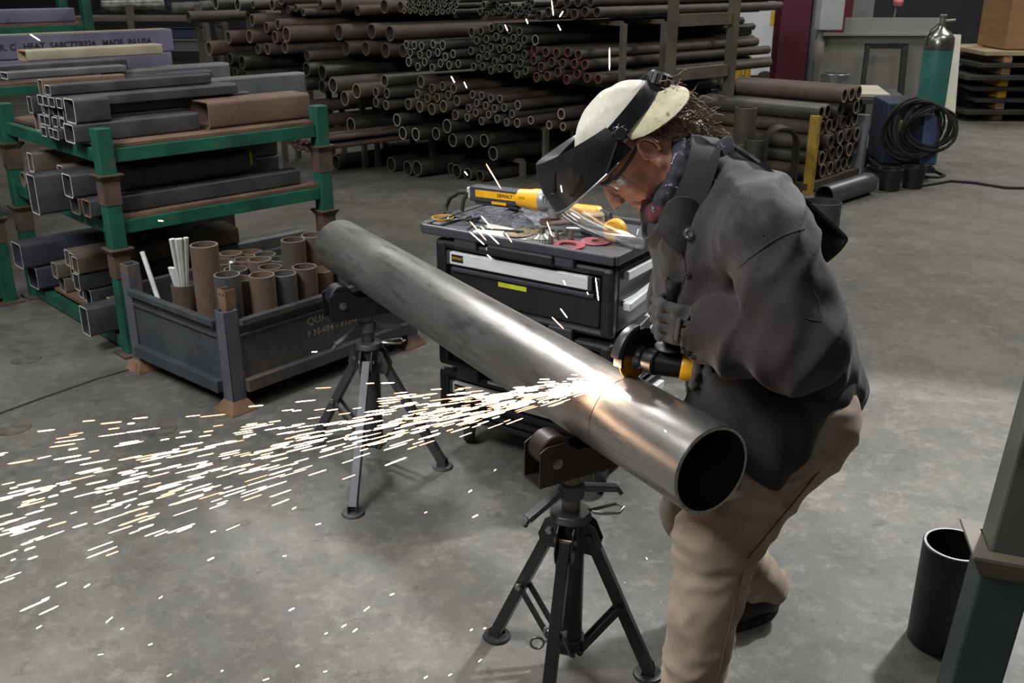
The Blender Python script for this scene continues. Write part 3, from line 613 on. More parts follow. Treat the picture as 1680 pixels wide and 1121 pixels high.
for x_ in (-4.6, -3.9, -3.2): MB().bar(V(x_, 10.5, 0), V(x_, 10.5, 1.5), .06, .06, up=(0, 1, 0)).build('upright', m_rk, sh, smooth=0)
# ------------------------------------------------------------------ right background
def uz(p, py): return solve_dir(V(p.x, p.y, 0), UP, py=py)
m_white = M('white_enamel', '#c9ccd2', '#b9bcc3', scale=2, rough=.35)
m_black = M('black_plastic', '#141416', '#1d1d20', scale=8, rough=.5)
m_rubber = M('black_rubber', '#161615', '#222120', scale=20, rough=.8)
m_yellow = M('safety_yellow', '#c9a51e', '#b08c18', '#6a5a28', scale=6, rough=.5)
c = Z(1262, 148, 0); tr = thing('box_trailer', V(c.x, c.y+1.2, 0), 'white enclosed trailer behind the pipe rack\'s right end', 'trailer')
k = dotf(c)/F
MB().box((c.x-.3, c.y+1.2, 1.36), (2.2, 2.2, 2.35)).build('body', m_white, tr, smooth=0, bevel=.03)
MB().box((c.x-.3, c.y+.14, .15), (2.1, .1, .16)).build('skirt', m_black, tr, smooth=0)
MB().lathe([(.02, -.05), (.12, -.05), (.15, -.03), (.15, .05), (.12, .06), (.02, .06)], (c.x-.08, c.y+.04, .151), (0, -1, 0), 24, closed=True).build('wheel', m_rubber, tr)
for dx in (-.75, .12): MB().box((c.x+dx, c.y+.095, 1.2), (.012, .012, 1.7)).build('seam', m_tgrey, tr, smooth=0)
MB().box((c.x+.0, c.y+.09, 1.12), (.11, .006, .22)).build('yellow_sticker', m_yellow, tr, smooth=0)
for dx in (-.55, -.36): MB().box((c.x+dx, c.y+.085, .95), (.02, .02, .16)).build('handle', m_black, tr, smooth=0)
# maroon building column
c = Z(1289, 199, 0); mc = M('maroon_paint', '#4a1f2a', '#57283a', scale=1.5, rough=.4)
mb = MB()
mb.box((c.x, c.y, RH/2), (.36, .03, RH)).box((c.x, c.y+.33, RH/2), (.36, .03, RH)).box((c.x, c.y+.165, RH/2), (.02, .30, RH))
struct(mb.build('trim_2', mc, smooth=0))
cp = MB(); cp.cyl((c.x+.27, c.y+.12, 0), (c.x+.27, c.y+.12, RH), .075, n=20)
tag(cp.build('downpipe', M('grey_paint', '#565a60', '#63666b', scale=2, rough=.5)), 'grey vertical pipe running up beside the maroon column', 'pipe')
# yellow guard posts left of the column
for i, px in enumerate((1203, 1221)):
    p = Z(px, 176, 0); tag(MB().cyl(p, p+UP*.72, .095 if i == 0 else .05, n=20, bev=.01).build('guard_post', m_yellow, None, p), ['thicker yellow guard post', 'thin yellow guard post right of the thicker one'][i]+' beside the rack\'s right end', 'post')
# welding booth: grey panels, pale duct, table, frame
m_screen = M('screen_grey', '#77766c', '#6b6a60', scale=1.5, rough=.6); m_screen2 = M('screen_light', '#8d8e8b', '#82837f', scale=1.5, rough=.55)
c = Yp(1438, 120, 12.2); bo = thing('welding_screen', V(c.x, c.y, 0), 'grey sheet-metal welding screen with lighter top band', 'screen')
zt, zm = uz(c, 29), uz(c, 56); k = dotf(c)/F
MB().box((c.x, c.y, zm/2+.02), (202*k, .03, zm-.04)).build('lower_panel', m_screen, bo, smooth=0)
MB().box((c.x+18*k, c.y-.01, (zt+zm)/2), (160*k, .04, zt-zm)).build('upper_panel', m_screen2, bo, smooth=0)
MB().box((c.x, c.y-.04, zm), (204*k, .05, .03)).build('rail', m_screen2, bo, smooth=0)
for s in (-1, 1): MB().box((c.x+s*99*k, c.y+.04, zm/2), (.05, .05, zm)).build('leg', m_tgrey, bo, smooth=0)
c = Yp(1355, 40, 11.9); k = dotf(c)/F
du = thing('vertical_duct', V(c.x, c.y, 0), 'pale grey duct dropping to a thin pole by the maroon column', 'duct')
z0 = uz(c, 49); MB().box((c.x+.03, c.y, (z0+RH)/2), (.27, .2, RH-z0)).build('duct_box', M('pale_grey', '#a9acae', '#999c9e', scale=2, rough=.5), du, smooth=0, bevel=.01)
MB().lathe([(.03, 0), (.03, .8), (.06, .86), (.06, 1.05), (.03, 1.10), (.03, z0+.01)], (c.x-.05, c.y, 0), UP, 14).build('pole', m_screen, du)
c = Yp(1392, 12, 12.6); k = dotf(c)/F
slab('red_cabinet', 'dark red cabinet at the top edge behind the grey screen', 'cabinet', (c.x, c.y+.3, uz(c, 26)/2+.4), 29*k, .3, uz(c, 26)+.8, 0, M('dark_red', '#55202a', '#611f2c', scale=2, rough=.5))
c = Yp(1423, 12, 12.9); k = dotf(c)/F
slab('grey_cabinet', 'pale grey cabinet right of the dark red one at the top edge', 'cabinet', (c.x, c.y+.3, uz(c, 26)/2+.4), 36*k, .3, uz(c, 26)+.8, 0, M('cab_grey', '#84888c', '#74787c', scale=2, rough=.5))
c = Yp(1474, 3, 13.2)
lm = thing('warning_lamp', V(c.x, c.y, 0), 'pinkish red lamp on a thin wire stalk at the top edge', 'lamp')
MB().lathe([(1e-4, -.06), (.05, -.045), (.065, 0), (.05, .045), (1e-4, .06)], c, UP, 16).build('lamp_globe', M('pink_lamp', '#d98a94', '#c0606e', scale=6, rough=.3), lm)
MB().sweep([V(c.x-.05, c.y, 0), V(c.x-.05, c.y, .9), V(c.x-.02, c.y, c.z-.03)], .012, 8).build('stalk', m_screen, lm)
c = Yp(1448, 112, 12.0); k = dotf(c)/F; zt = uz(c, 75)
fr = MB()
fr.bar((c.x-.30, c.y-.25, 0), (c.x-.22, c.y-.03, zt), .05, .04, up=(0, 1, 0)).bar((c.x+.18, c.y-.25, 0), (c.x+.22, c.y-.03, zt), .07, .04, up=(0, 1, 0)).bar((c.x-.25, c.y-.03, zt), (c.x+.25, c.y-.03, zt), .04, .06).bar((c.x-.30, c.y-.24, .03), (c.x+.2, c.y-.24, .03), .04, .05)
tag(fr.build('leaning_rectangle', m_black, None, smooth=0), 'black rectangular steel frame leaning on the grey screen', 'frame')
c = Yp(1385, 150, 10.6); tb = thing('work_table', V(c.x, c.y, 0), 'steel work table with a pale sheet top behind the pipe stack', 'table')
zt = uz(c, 150); 
MB().box((c.x, c.y+.1, zt), (.86, .9, .03), rz=-.2).build('tabletop', M('pale_sheet', '#b5b3a2', '#a5a394', scale=2, rough=.5), tb, smooth=0)
MB().box((c.x+.1, c.y+.05, zt-.05), (1.0, 1.0, .05), rz=-.2).build('apron', m_tsteel, tb, smooth=0)
for sx in (-1, 1):
    for sy in (-1, 1): MB().box((c.x+sx*.38, c.y+.1+sy*.36, (zt-.07)/2), (.05, .05, zt-.07)).build('leg', m_tsteel, tb, smooth=0)
o = MB().pipe((c.x-.10, c.y+.05, zt+.016), (c.x-.10, c.y+.05, zt+.18), .15, .135, 32, mrim=0).build('metal_ring', M('galvanised', '#8a8f92', '#73787b', '#a5a9aa', scale=8, rough=.3, metal=.7), None, (c.x-.10, c.y+.05, zt+.016)); tag(o, 'short galvanised ring standing on the pale work table', 'ring')
# gas cylinder
c = Z(1512, 268, 0); gc = thing('gas_cylinder', c, 'tall green gas cylinder with shiny shoulder beside the grey screen', 'cylinder'); zt = uz(c, 70); r = 23*dotf(V(c.x, c.y, 1.0))/F
m_teal = M('teal_paint', '#3d7a70', '#356b63', '#2c5a54', scale=3, rough=.4)
zs = uz(c, 82); MB().lathe([(1e-4, .0), (r*.95, 0), (r, .02), (r, zs), (1e-4, zs)], c, UP, 32).build('lower_body', m_teal, gc)
m_chrome = M('worn_steel', '#9c9c98', '#6e6e6b', scale=6, rough=.25, metal=.8)
zz = [uz(c, q) for q in (82, 73, 62, 54, 48, 42)]
MB().lathe([(r*1.001, zz[0]), (r*1.001, zz[1]), (r*.97, zz[2]), (r*.75, zz[3]), (r*.35, zz[4]), (r*.2, zz[5]), (1e-4, zz[5])], c, UP, 32).build('shoulder', m_chrome, gc)
z6, z7 = uz(c, 42), uz(c, 28)
MB().cyl((c.x, c.y, z6), (c.x, c.y, z7), .028, n=12, bev=.005).cyl((c.x, c.y, (z6+z7)/2), (c.x+.12, c.y, (z6+z7)/2+.01), .013, n=10).lathe([(.02, 0), (.035, .005), (.035, .02), (.02, .025)], (c.x, c.y, z7), UP, 14).build('valve', M('valve_grey', '#8a8b84', '#6f7069', scale=12, rough=.4, metal=.5), gc)
MB().sweep([V(c.x-.03, c.y, z6+.02), V(c.x-r*.8, c.y-.02, zz[3]+.03), V(c.x-r*1.02, c.y-.03, zz[1])], .006, 8).build('gauge_hose', m_black, gc)
# leaning white board
b0, b1, t0, t1 = Z(1528, 200, 0), Z(1566, 200, 0), Yp(1549, 56, 13.1), Yp(1577, 57, 13.1)
d = (b1-b0); mb = MB(); mb.add([b0, b1, t1, t0, b0+V(0, .03, 0), b1+V(0, .03, 0), t1+V(0, .03, 0), t0+V(0, .03, 0)], [(0,1,2,3),(7,6,5,4),(0,4,5,1),(1,5,6,2),(2,6,7,3),(3,7,4,0)])
tag(mb.build('white_board', M('white_board', '#d0cfc3', '#c2c1b5', scale=2, rough=.5), None, smooth=0), 'tall narrow white board leaning behind the gas cylinder', 'board')
# dark motor block on a timber
c = Z(1570, 186, 0); 
tag(MB().box((c.x, c.y-.2, .06), (.55, .35, .12)).build('timber_block', M('raw_timber', '#8a6b4c', '#6f543b', scale=5, rough=.8, stretch=(1, 8, 8)), None, smooth=0, bevel=.006), 'brown timber block on the floor under the dark motor', 'timber')
mo = thing('motor_unit', V(c.x, c.y-.2, .121), 'dark navy motor unit resting on the timber by the plate stack', 'motor')
MB().cyl((c.x-.26, c.y-.2, .27), (c.x+.2, c.y-.2, .27), .145, n=24, bev=.02).build('housing', m_navy, mo)
MB().box((c.x, c.y-.2, .15), (.42, .26, .055)).build('base_plate', m_black, mo, smooth=0)
for s in (-.2, .02, .2): MB().cyl((c.x+s, c.y-.2, .41), (c.x+s, c.y-.2, .45), .03, n=12).build('bolt', m_chrome, mo)
# stack of plates on dunnage, right edge
c = Z(1640, 200, 0); z = 0.0
ps = random.Random(3); m_plate = M('mill_plate', '#2d2b28', '#3d3a34', '#4f4438', scale=2.5, rough=.55, metal=.2); m_wood = M('dunnage_wood', '#7b6147', '#937556', scale=4, rough=.85, stretch=(1, 6, 6))
lv = ['lowest', 'second', 'third', 'fourth', 'fifth', 'topmost']
for i in range(6):
    ins = ps.uniform(-.12, .12) + (.12 if i in (1, 4) else 0)
    for s in (0, 1):
        tag(MB().box((c.x+.02+1.15*s, c.y+.7, z+.045), (.11, 1.2, .09)).build('dunnage_block', m_wood if i not in (2, 3) or s else m_yellow, None, smooth=0, bevel=.005), '%s dunnage block under the %s plate of the stack at right' % (['left', 'right'][s], lv[i]), 'timber', 'dunnage blocks in the plate stack')
    z += .092
    tag(MB().box((c.x+.66+ins, c.y+.76+ins*.5, z+.025), (2.1, 1.5, .05), rz=-.02+ps.uniform(-.02, .02)).build('steel_plate', m_plate if i < 5 else M('tan_sheet', '#9a8a6e', '#86775e', scale=3, rough=.7), None, smooth=0, bevel=.003), '%s plate of the stack at the right edge' % lv[i], 'plate', 'plates stacked at the right edge')
    z += .053
slab('wooden_crate', 'tan wooden crate standing on the plate stack, top right corner', 'crate', (c.x+.42, c.y+.7, z+.41), .75, .8, .8, 0, M('crate_ply', '#8a6a45', '#7a5c3b', '#6a4d30', scale=2, rough=.8, stretch=(1, 1, 5)), .006)
c2 = Yp(1622, 40, 14.6); cp = MB().cyl((c2.x, c2.y, 0), (c2.x, c2.y, RH), .09, n=20); tag(cp.build('roof_post', M('grey_post2', '#4a4a48', '#575654', scale=2, rough=.6)), 'grey roof post rising behind the plate stack', 'post')
# framed stack of short pipes
Y0, G0 = V(2.577, 8.409, 0), V(3.254, 9.171, 0); W_ = (G0-Y0).normalized(); wl_ = (G0-Y0).length; D_ = V(-W_.y, W_.x, 0)
st = thing('pipe_stack_frame', (Y0+G0)/2, 'low steel frame with one yellow and one grey post holding short rusty pipes', 'rack')
zy, zg = uz(Y0, 190), uz(G0, 188)
MB().bar(Y0, Y0+UP*zy, .08, .05, up=W_).build('post', M('scuffed_yellow', '#a8862e', '#8a6d2a', '#4d3f2c', scale=6, rough=.6), st, smooth=0)
MB().bar(G0, G0+UP*zg, .10, .06, up=W_).build('post', M('post_grey', '#7c7f85', '#6d7076', scale=3, rough=.5), st, smooth=0)
for q in (Y0+D_*1.35, G0+D_*1.35): MB().bar(q, q+UP*.78, .09, .09, up=W_).build('post', m_pbrown, st, smooth=0)
for zq in (.06,):
    for q0, q1 in ((Y0, G0), (Y0+D_*1.35, G0+D_*1.35), (Y0, Y0+D_*1.35), (G0, G0+D_*1.35)): MB().bar(q0+UP*zq, q1+UP*zq, .06, .06).build('rail', m_pbrown, st, smooth=0)
rp_ = .066; n_ = 6; hh = rp_*1.95; rws = ['bottom', 'second', 'third', 'fourth', 'fifth']
m_stk = [M('stack_rust', '#473c34', '#5a4c40', '#342b25', scale=4, rough=.75), m_pgrey, m_pbrown]
for r in range(5):
    for cc in range(n_):
        q = Y0+W_*(.13+.148*cc+(.03 if r % 2 else 0))+UP*(.095+rp_+hh*r)+D_*ps.uniform(-.05, .04)
        q.z += ps.uniform(0, .002)
        tag(MB().pipe(q, q+D_*1.2, rp_*.97, rp_*.78, 18, mrim=1).build('short_pipe', [m_stk[(r+cc) % 3 if r < 4 else 1], m_rtan if (cc+r) % 3 else m_prust], None, q-UP*rp_), 'short rusty pipe in the yellow-posted frame, %s row, %s' % (rws[r], place(cc, n_)), 'pipe', 'short pipes in the yellow-posted frame')
for cc in range(3):
    q = Y0+W_*(.42+.15*cc)+UP*(.095+rp_+hh*5)-D_*.05
    tag(MB().pipe(q, q+D_*1.2, rp_*.97, rp_*.78, 18, mrim=1).build('short_pipe', [m_stk[0], m_rtan], None, q-UP*rp_), 'short rusty pipe on top of the yellow-posted frame, %s of three' % place(cc, 3), 'pipe', 'short pipes in the yellow-posted frame')
# bent shell, dark drum, tan plate box in front of the stack
q = Z(1275, 345, 0); ha = uz(q, 212); mb = MB(); P = []
for i in range(2):
    row = []
    for k in range(17):
        a = PI*k/16; row.append(q+V(.125*math.cos(a), .18*i, ha-.15+.15*math.sin(a)) if 0 < k < 16 else q+V(.125*math.cos(a), .18*i, 0))
    P.append(row)
mb.grid(P, thick=.012); tag(mb.build('arched_shell', m_pdark, None, smooth=50, fix=True), 'dark arched steel shell standing on edge before the pipe frame', 'shell')
tag(MB().box(q+V(0, .08, .13), (.20, .14, .26)).build('rust_block', m_tbrown, None, smooth=0, bevel=.006), 'tan rusty steel box inside the arched shell', 'box')
q = Z(1231, 338, 0); tag(MB().pipe(q, q+UP*uz(q, 228), .09, .082, 28).build('steel_drum', m_pgrey, None, q), 'dark upright pipe piece left of the arched shell', 'pipe')
q = Z(1212, 322, 0); tag(MB().pipe(q, q+UP*uz(q, 176), .09, .08, 24).build('rusty_bollard', m_pbrown, None, q), 'brown upright pipe left of the framed stack, behind the dark piece', 'pipe')
q = Z(1345, 378, 0); tag(MB().pipe(q, q+UP*.22, .135, .127, 32).build('black_pail', M('pail_grey', '#34353a', '#404148', scale=5, rough=.5), None, q), 'dark round pail on the floor right of the worker\'s shoulder', 'pail')
q0, q1 = Z(1352, 322, .09), Z(1424, 300, .09); tag(MB().pipe(q0, q0+(q1-q0)*1.0, .09, .08, 28).build('floor_pipe', M('floor_pipe_grey', '#5f6366', '#4d5052', '#787a78', scale=4, rough=.35, metal=.5), None, q0-UP*.09), 'grey pipe lying on the floor in front of the yellow-posted frame', 'pipe')
# welding machine with looped cables
c = Z(1482, 290, 0); wm = thing('welding_machine', V(c.x, c.y+.2, 0), 'dark blue wheeled welding machine draped with looped cables', 'welder')
zt = uz(c, 168); MB().box((c.x, c.y+.25, .12+(zt-.12)/2), (.42, .55, zt-.12), rz=-.1).build('cabinet', m_navy, wm, smooth=0, bevel=.02)
MB().box((c.x+.17, c.y-.06, .36), (.14, .06, .46), rz=-.15).build('blue_panel', M('steel_blue', '#46597a', '#3b4d6c', scale=3, rough=.5), wm, smooth=0, bevel=.01)
MB().box((c.x, c.y+.2, .09), (.5, .7, .05), rz=-.1).build('cart_base', m_black, wm, smooth=0)
for s in (-1, 1): MB().lathe([(.02, -.03), (.10, -.03), (.12, 0), (.10, .03), (.02, .03)], (c.x+.29*s, c.y+.35, .12), (1, 0, 0), 20, closed=True).build('wheel', m_rubber, wm)
MB().bar((c.x-.1, c.y-.12, zt-.14), (c.x+.16, c.y-.16, zt-.02), .06, .035).build('handle', m_chrome, wm, smooth=0, bevel=.006)
MB().box((c.x-.10, c.y-.10, zt-.2), (.09, .04, .10), rz=.4).build('cream_tag', M('cream', '#a9a27a', '#979068', scale=9, rough=.6), wm, smooth=0)
ws = random.Random(8)
for k in range(9):
    pts = []; x0, x1 = c.x-.30+.03*k, c.x+.22+.022*k; yb = c.y-.12-.015*(k % 4); zb = .18+.02*(k % 3)
    for i in range(21):
        a = 2*PI*i/20; pts.append(V((x0+x1)/2+(x1-x0)/2*math.cos(a), yb+.05*math.sin(a*2+k), (zt+.05+zb)/2+((zt+.06-zb)/2-.012*k)*math.sin(a)))
    MB().sweep(pts, .012+.004*(k % 2), 8).build('cable_loop', m_rubber, wm)
for i, (px, py) in enumerate(((1458, 312), (1496, 308))):
    q = Z(px, py, 0); tag(MB().lathe([(1e-4, 0), (.085, 0), (.10, .18), (.104, .18), (.104, .19), (.094, .19), (.08, .012), (1e-4, .012)], q, UP, 28).build('black_bucket', m_black, None, q), '%s of two black buckets in front of the welding machine' % ['left', 'right'][i], 'bucket', 'two black buckets')
pts = [Z(x, y, .012) for x, y in ((1510, 305), (1530, 302), (1560, 297), (1600, 300), (1650, 308), (1700, 309))]
tag(MB().sweep(pts, .012, 8).build('floor_cable', m_rubber), 'thin dark cable snaking right across the floor from the welder', 'cable')
pts = [Z(x, y, .012) for x, y in ((1515, 278), (1535, 281), (1550, 288), (1540, 291), (1512, 290))]
tag(MB().sweep(pts, .012, 8).build('floor_cable', m_rubber), 'short loop of dark cable on the floor beside the welder', 'cable')
# right foreground: upright pipe and rack post
q = Z(1541, 1050, 0); hq = solve_dir(V(q.x, q.y, 0), UP, py=893); m_fp = M('dark_steel_pipe', '#26272a', '#323337', '#3d3f42', scale=4, rough=.5, metal=.3)
tag(MB().pipe(q, q+UP*hq, .088, .079, 48, mrim=1).build('steel_pipe', [m_fp, M('bright_ring', '#8f9090', '#77797a', scale=20, rough=.4, metal=.4)], None, q), 'dark upright pipe with bright cut rim standing at right foreground', 'pipe')
q = V(.797, 1.45, 0); dx_, dy_ = V(.97, -.24, 0), V(.24, .97, 0)
fr = thing('rack_post', q, 'dark green rack post with collar cut by the right edge', 'post'); m_dg = M('dark_green_paint', '#1c2a28', '#26332f', '#33342e', scale=4, rough=.45)
MB().obox(q+UP*.43, dx_*.042, dy_*.042, UP*.43).build('lower_post', m_dg, fr, smooth=0, bevel=.005)
MB().obox(q+UP*1.21, dx_*.036, dy_*.036, UP*.34).build('upper_post', M('post_olive', '#3a3d38', '#474843', '#2c2d29', scale=4, rough=.55), fr, smooth=0, bevel=.005)
cb = MB(); c4 = lambda r, z: [q+dx_*(r*i)+dy_*(r*j)+UP*z for i, j in ((-1, -1), (1, -1), (1, 1), (-1, 1))]
cb.add(c4(.044, .835)+c4(.066, .875)+c4(.066, .881)+c4(.038, .881), [(i+4*k, (i+1) % 4+4*k, (i+1) % 4+4*k+4, i+4*k+4) for k in range(3) for i in range(4)]+[(3,2,1,0)])
cb.build('collar', m_rk, fr, smooth=0)
fr.rotation_euler = (0, .066, 0)
# ------------------------------------------------------------------ the big pipe
PA, PB = V(.429, 1.86, .80), V(-.681, 3.721, .80); PU = (PB-PA).normalized(); PN = V(PU.y, -PU.x, 0); PR = .103   # PN points right/away
def pipe_mat():
    m = M('milled_pipe_steel', '#8a8885', '#a4a29f', '#646260', scale=9, rough=.27, metal=.85, rough2=.36, lo=.3, hi=.7, lo3=.52, hi3=.72, scale3=26, bump=.08, bscale=160, bdist=.002, stretch=(.22, 1, 1))
    return m
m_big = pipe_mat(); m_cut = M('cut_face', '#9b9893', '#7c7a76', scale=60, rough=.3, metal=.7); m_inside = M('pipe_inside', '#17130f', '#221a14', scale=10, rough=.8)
t_cut = (V(.274, 2.13, 0)-PA).dot(PU)
LP = (PB-PA).length
mb = MB(); ri = PR-.0085
prof = [(ri, 0), (PR-.002, 0)]
mb.lathe(prof, PA, PU, 72, 1)
mb.lathe([(PR-.002, 0), (PR, .002), (PR, .27), (PR, t_cut-.0015), (PR-.004, t_cut), (PR, t_cut+.0015), (PR, LP-.012), (PR-.006, LP)], PA, PU, 72, 0)
mb.lathe([(PR-.006, LP), (ri, LP)], PA, PU, 72, 1)
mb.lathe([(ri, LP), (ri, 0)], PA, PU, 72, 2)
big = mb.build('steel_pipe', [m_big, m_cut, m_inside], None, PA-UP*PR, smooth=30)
Rb = Matrix((PU, PN, UP)).transposed() if PU.cross(PN).dot(UP) > 0 else Matrix((PU, -PN, UP)).transposed()
big.data.transform(Rb.inverted().to_4x4()); big.rotation_euler = Rb.to_euler()
tag(big, 'large long bare steel pipe being cut, lying across two tripod stands', 'pipe')
# chalk-like scratch curls on the pipe
# ------------------------------------------------------------------ tripod stands
m_cast = M('cast_grey', '#5b5d60', '#4b4d50', '#6d6f71', scale=9, rough=.45, metal=.4)
m_sblk = M('stand_black', '#1d1e20', '#2a2b2d', '#3b3a38', scale=7, rough=.38, metal=.3, lo3=.62, hi3=.7)
m_sgrey = M('stand_grey', '#3a3c3f', '#47494c', '#55544f', scale=7, rough=.45, metal=.35)
m_chan = M('channel_brown', '#221c1a', '#2d2420', scale=6, rough=.45, metal=.3)
m_bolt = M('zinc_bolt', '#8b8b88', '#6b6b69', scale=20, rough=.3, metal=.8)
def stand(label, t0, feet, mbody, mchan, hinge, off=0.0):
    ax = PA+PU*t0; axis0 = V(ax.x, ax.y, 0); base = axis0+PN*off
    T = thing('pipe_stand', base, label, 'pipe stand', 'tripod pipe stands under the big pipe')
    # channel head, open U across the pipe
    c = axis0; hz0, hz1 = .608, .718; hl, hw = .176, .036
    mb = MB(); mb.obox(c+UP*(hz0+.003), PN*hl, PU*hw, UP*.003)
    for s in (-1, 1):
        poly = [(-hl, hz0), (hl, hz0), (hl, hz1-.012), (hl-.02, hz1), (.105, hz1), (.06, .686), (-.06, .686), (-.105, hz1), (-hl+.02, hz1), (-hl, hz1-.012)]
        mb.prism(poly, c+PU*(s*hw-.0025), PN, UP, PU*.005)
    hd = mb.build('channel_head', mchan, T, smooth=0, bevel=.0012)
    for s in (-1, 1):
        rc = axis0+PN*(s*.126)+UP*.694; rr = .0445
        MB().lathe([(.01, -.030), (rr-.003, -.030), (rr, -.027), (rr, .027), (rr-.003, .030), (.01, .030)], rc, PU, 36).build('roller', mchan, hd)
        for e in (-1, 1): MB().cyl(rc-UP*.028+PU*(e*.034), rc-UP*.028+PU*(e*.047), .010, n=6).cyl(rc-UP*.028+PU*(e*.034), rc-UP*.028+PU*(e*.041), .014, n=20).build('axle_bolt', m_bolt, hd)
    # inner post, handle nut, collar, outer tube
    MB().cyl(base+UP*.40, base+UP*.609, .0245, n=28).build('inner_post', M('bare_tube', '#7b746c', '#5f5750', scale=8, rough=.35, metal=.6) if mbody is m_sblk else m_cast, T)
    hm = MB(); zc = .555
    hm.cyl(base+UP*(zc-.018), base+UP*(zc+.022), .036, .033, n=24, bev=.003)
    for ang, dz in ((math.radians(205), -.055), (math.radians(15), -.012)):
        d = V(math.cos(ang), math.sin(ang), 0); p0 = base+UP*(zc+.004)+d*.03; p1 = base+d*.125+UP*(zc+dz)
        hm.bar(p0, p1, .026, .016).bar(p1, p1+d*.012-UP*.018, .018, .012)
    hm.build('handle_nut', m_cast, T, bevel=.003)
    cm_ = MB(); cm_.lathe([(.025, .500), (.052, .496), (.058, .478), (.039, .460)], base, UP, 10)
    cm_.build('collar', m_sgrey, T, bevel=.002)
    MB().cyl(base+UP*.075, base+UP*.478, .038, n=28, bev=.003).build('outer_tube', mbody, T)
    # hook pin (bent wire)
    hk = base+V(.05, .0, .50)
    w = [hk+V(-.02, 0, -.01), hk+V(.02, 0, .0), hk+V(.07, .03, -.004), hk+V(.088, .015, -.006), hk+V(.075, -.012, -.006), hk+V(.03, -.02, -.004), hk+V(.005, -.012, -.004)]
    MB().sweep(w, .0045, 8).build('hook_pin', m_bolt, T)
    # legs
    for i, f in enumerate(feet):
        f = V(f[0], f[1], 0); d = (f-base); d.z = 0; d.normalize(); n = V(-d.y, d.x, 0)
        h = base+d*.050+UP*hinge; e = f+UP*.022
        for s in (-1, 1): MB().prism([(.020, hinge-.045), (.075, hinge-.055), (.085, hinge-.02), (.065, hinge+.03), (.030, hinge+.055), (.020, hinge+.055)], base+n*(s*.021-.002), d, UP, n*.004).build('hinge_bracket', mbody, T, smooth=0)
        lb = MB(); lb.bar(h, e, .031, .031, up=n)
        lg = lb.build('leg', mbody, T, smooth=0, bevel=.002)
        fp = MB(); fp.lathe([(1e-4, .004), (.034, .004), (.038, .0), (.041, .003), (.038, .008), (.030, .010), (1e-4, .010)], f, UP, 28)
        for s in (-1, 1): fp.prism([(-.02, .006), (.02, .006), (.014, .036), (-.014, .036)], f+n*(s*.016-.0015), d, UP, n*.003)
        fp.build('foot_plate', mbody, lg, smooth=30)
        k = .52; m_ = h+(e-h)*k; low = base+d*.036+UP*(hinge-.36 if hinge > .4 else .10)
        for s in (-1, 1): MB().bar(m_+n*(s*.0195), low+n*(s*.0195), .006, .017).build('brace', mbody, T, smooth=0)
        for pt in (m_, low, h):
            MB().cyl(pt-n*.027, pt+n*.027, .0055, n=10).cyl(pt+n*.023, pt+n*.030, .010, n=6).cyl(pt-n*.030, pt-n*.023, .010, n=6).build('hinge_bolt', m_bolt if i != 1 else mbody, T, smooth=0)
    lo = MB(); lo.lathe([(.036, .075), (.046, .075), (.046, .105), (.036, .105)], base, UP, 12, closed=True); lo.build('lower_collar', mbody, T)
    if mbody is m_sblk:
        rg = base+V(-.085, -.03, .10); pts = [rg+V(.018*math.cos(a), 0, .018*math.sin(a)) for a in np.linspace(0, 2*PI, 17)]
        MB().sweep(pts+[rg+V(.03, 0, .012), rg+V(.05, .01, .012)], .0035, 8).build('ring_pin', m_bolt, T)
    return T
t1 = (V(.17, 2.225, 0)-PA).dot(PU)
stand('near black tripod pipe stand under the pipe\'s cut, in front', t1, [(-.044, 2.342), (.372, 2.177), (.085, 1.99)], m_sblk, m_chan, .43, -.055)
t2 = (V(-.53, 3.46, 0)-PA).dot(PU)
stand('far grey tripod pipe stand under the pipe\'s far end, behind the sparks', t2, [(-.565, 3.03), (-.27, 3.38), (-.80, 3.60)], m_sgrey, M('channel_navy', '#191b22', '#20222a', scale=6, rough=.4, metal=.3), .43, -.02)
# ------------------------------------------------------------------ rolling tool box tower
TF0, TF1 = V(-.287, 3.60, 0), V(.349, 3.175, 0); TX = (TF1-TF0).normalized(); TY = V(-TX.y, TX.x, 0); TWd = (TF1-TF0).length; TDp = .47
def TP(x, y, z): return TF0+TX*x+TY*y+UP*z
m_tb = M('toolbox_black', '#141518', '#1b1c1f', '#232427', scale=6, rough=.42, bump=.05, bscale=220)
m_tbg = M('toolbox_grey', '#2a2c31', '#33353a', scale=9, rough=.5)
m_alu = M('brushed_aluminium', '#d2d5d5', '#bfc3c3', scale=12, rough=.35, metal=.15, stretch=(1, 1, 20))
m_lime = M('lime_label', '#b6c22e', '#a2ae28', scale=20, rough=.5)
m_dy = M('tool_yellow', '#e0a313', '#cf940f', '#8a6a1c', scale=14, rough=.42, lo3=.66, hi3=.74)
m_txt = M('decal_black', '#1a1712', rough=.5)
tw = thing('tool_tower', TP(TWd/2, TDp/2, 0), 'black rolling tool box tower with aluminium drawer handles behind the pipe', 'tool box')
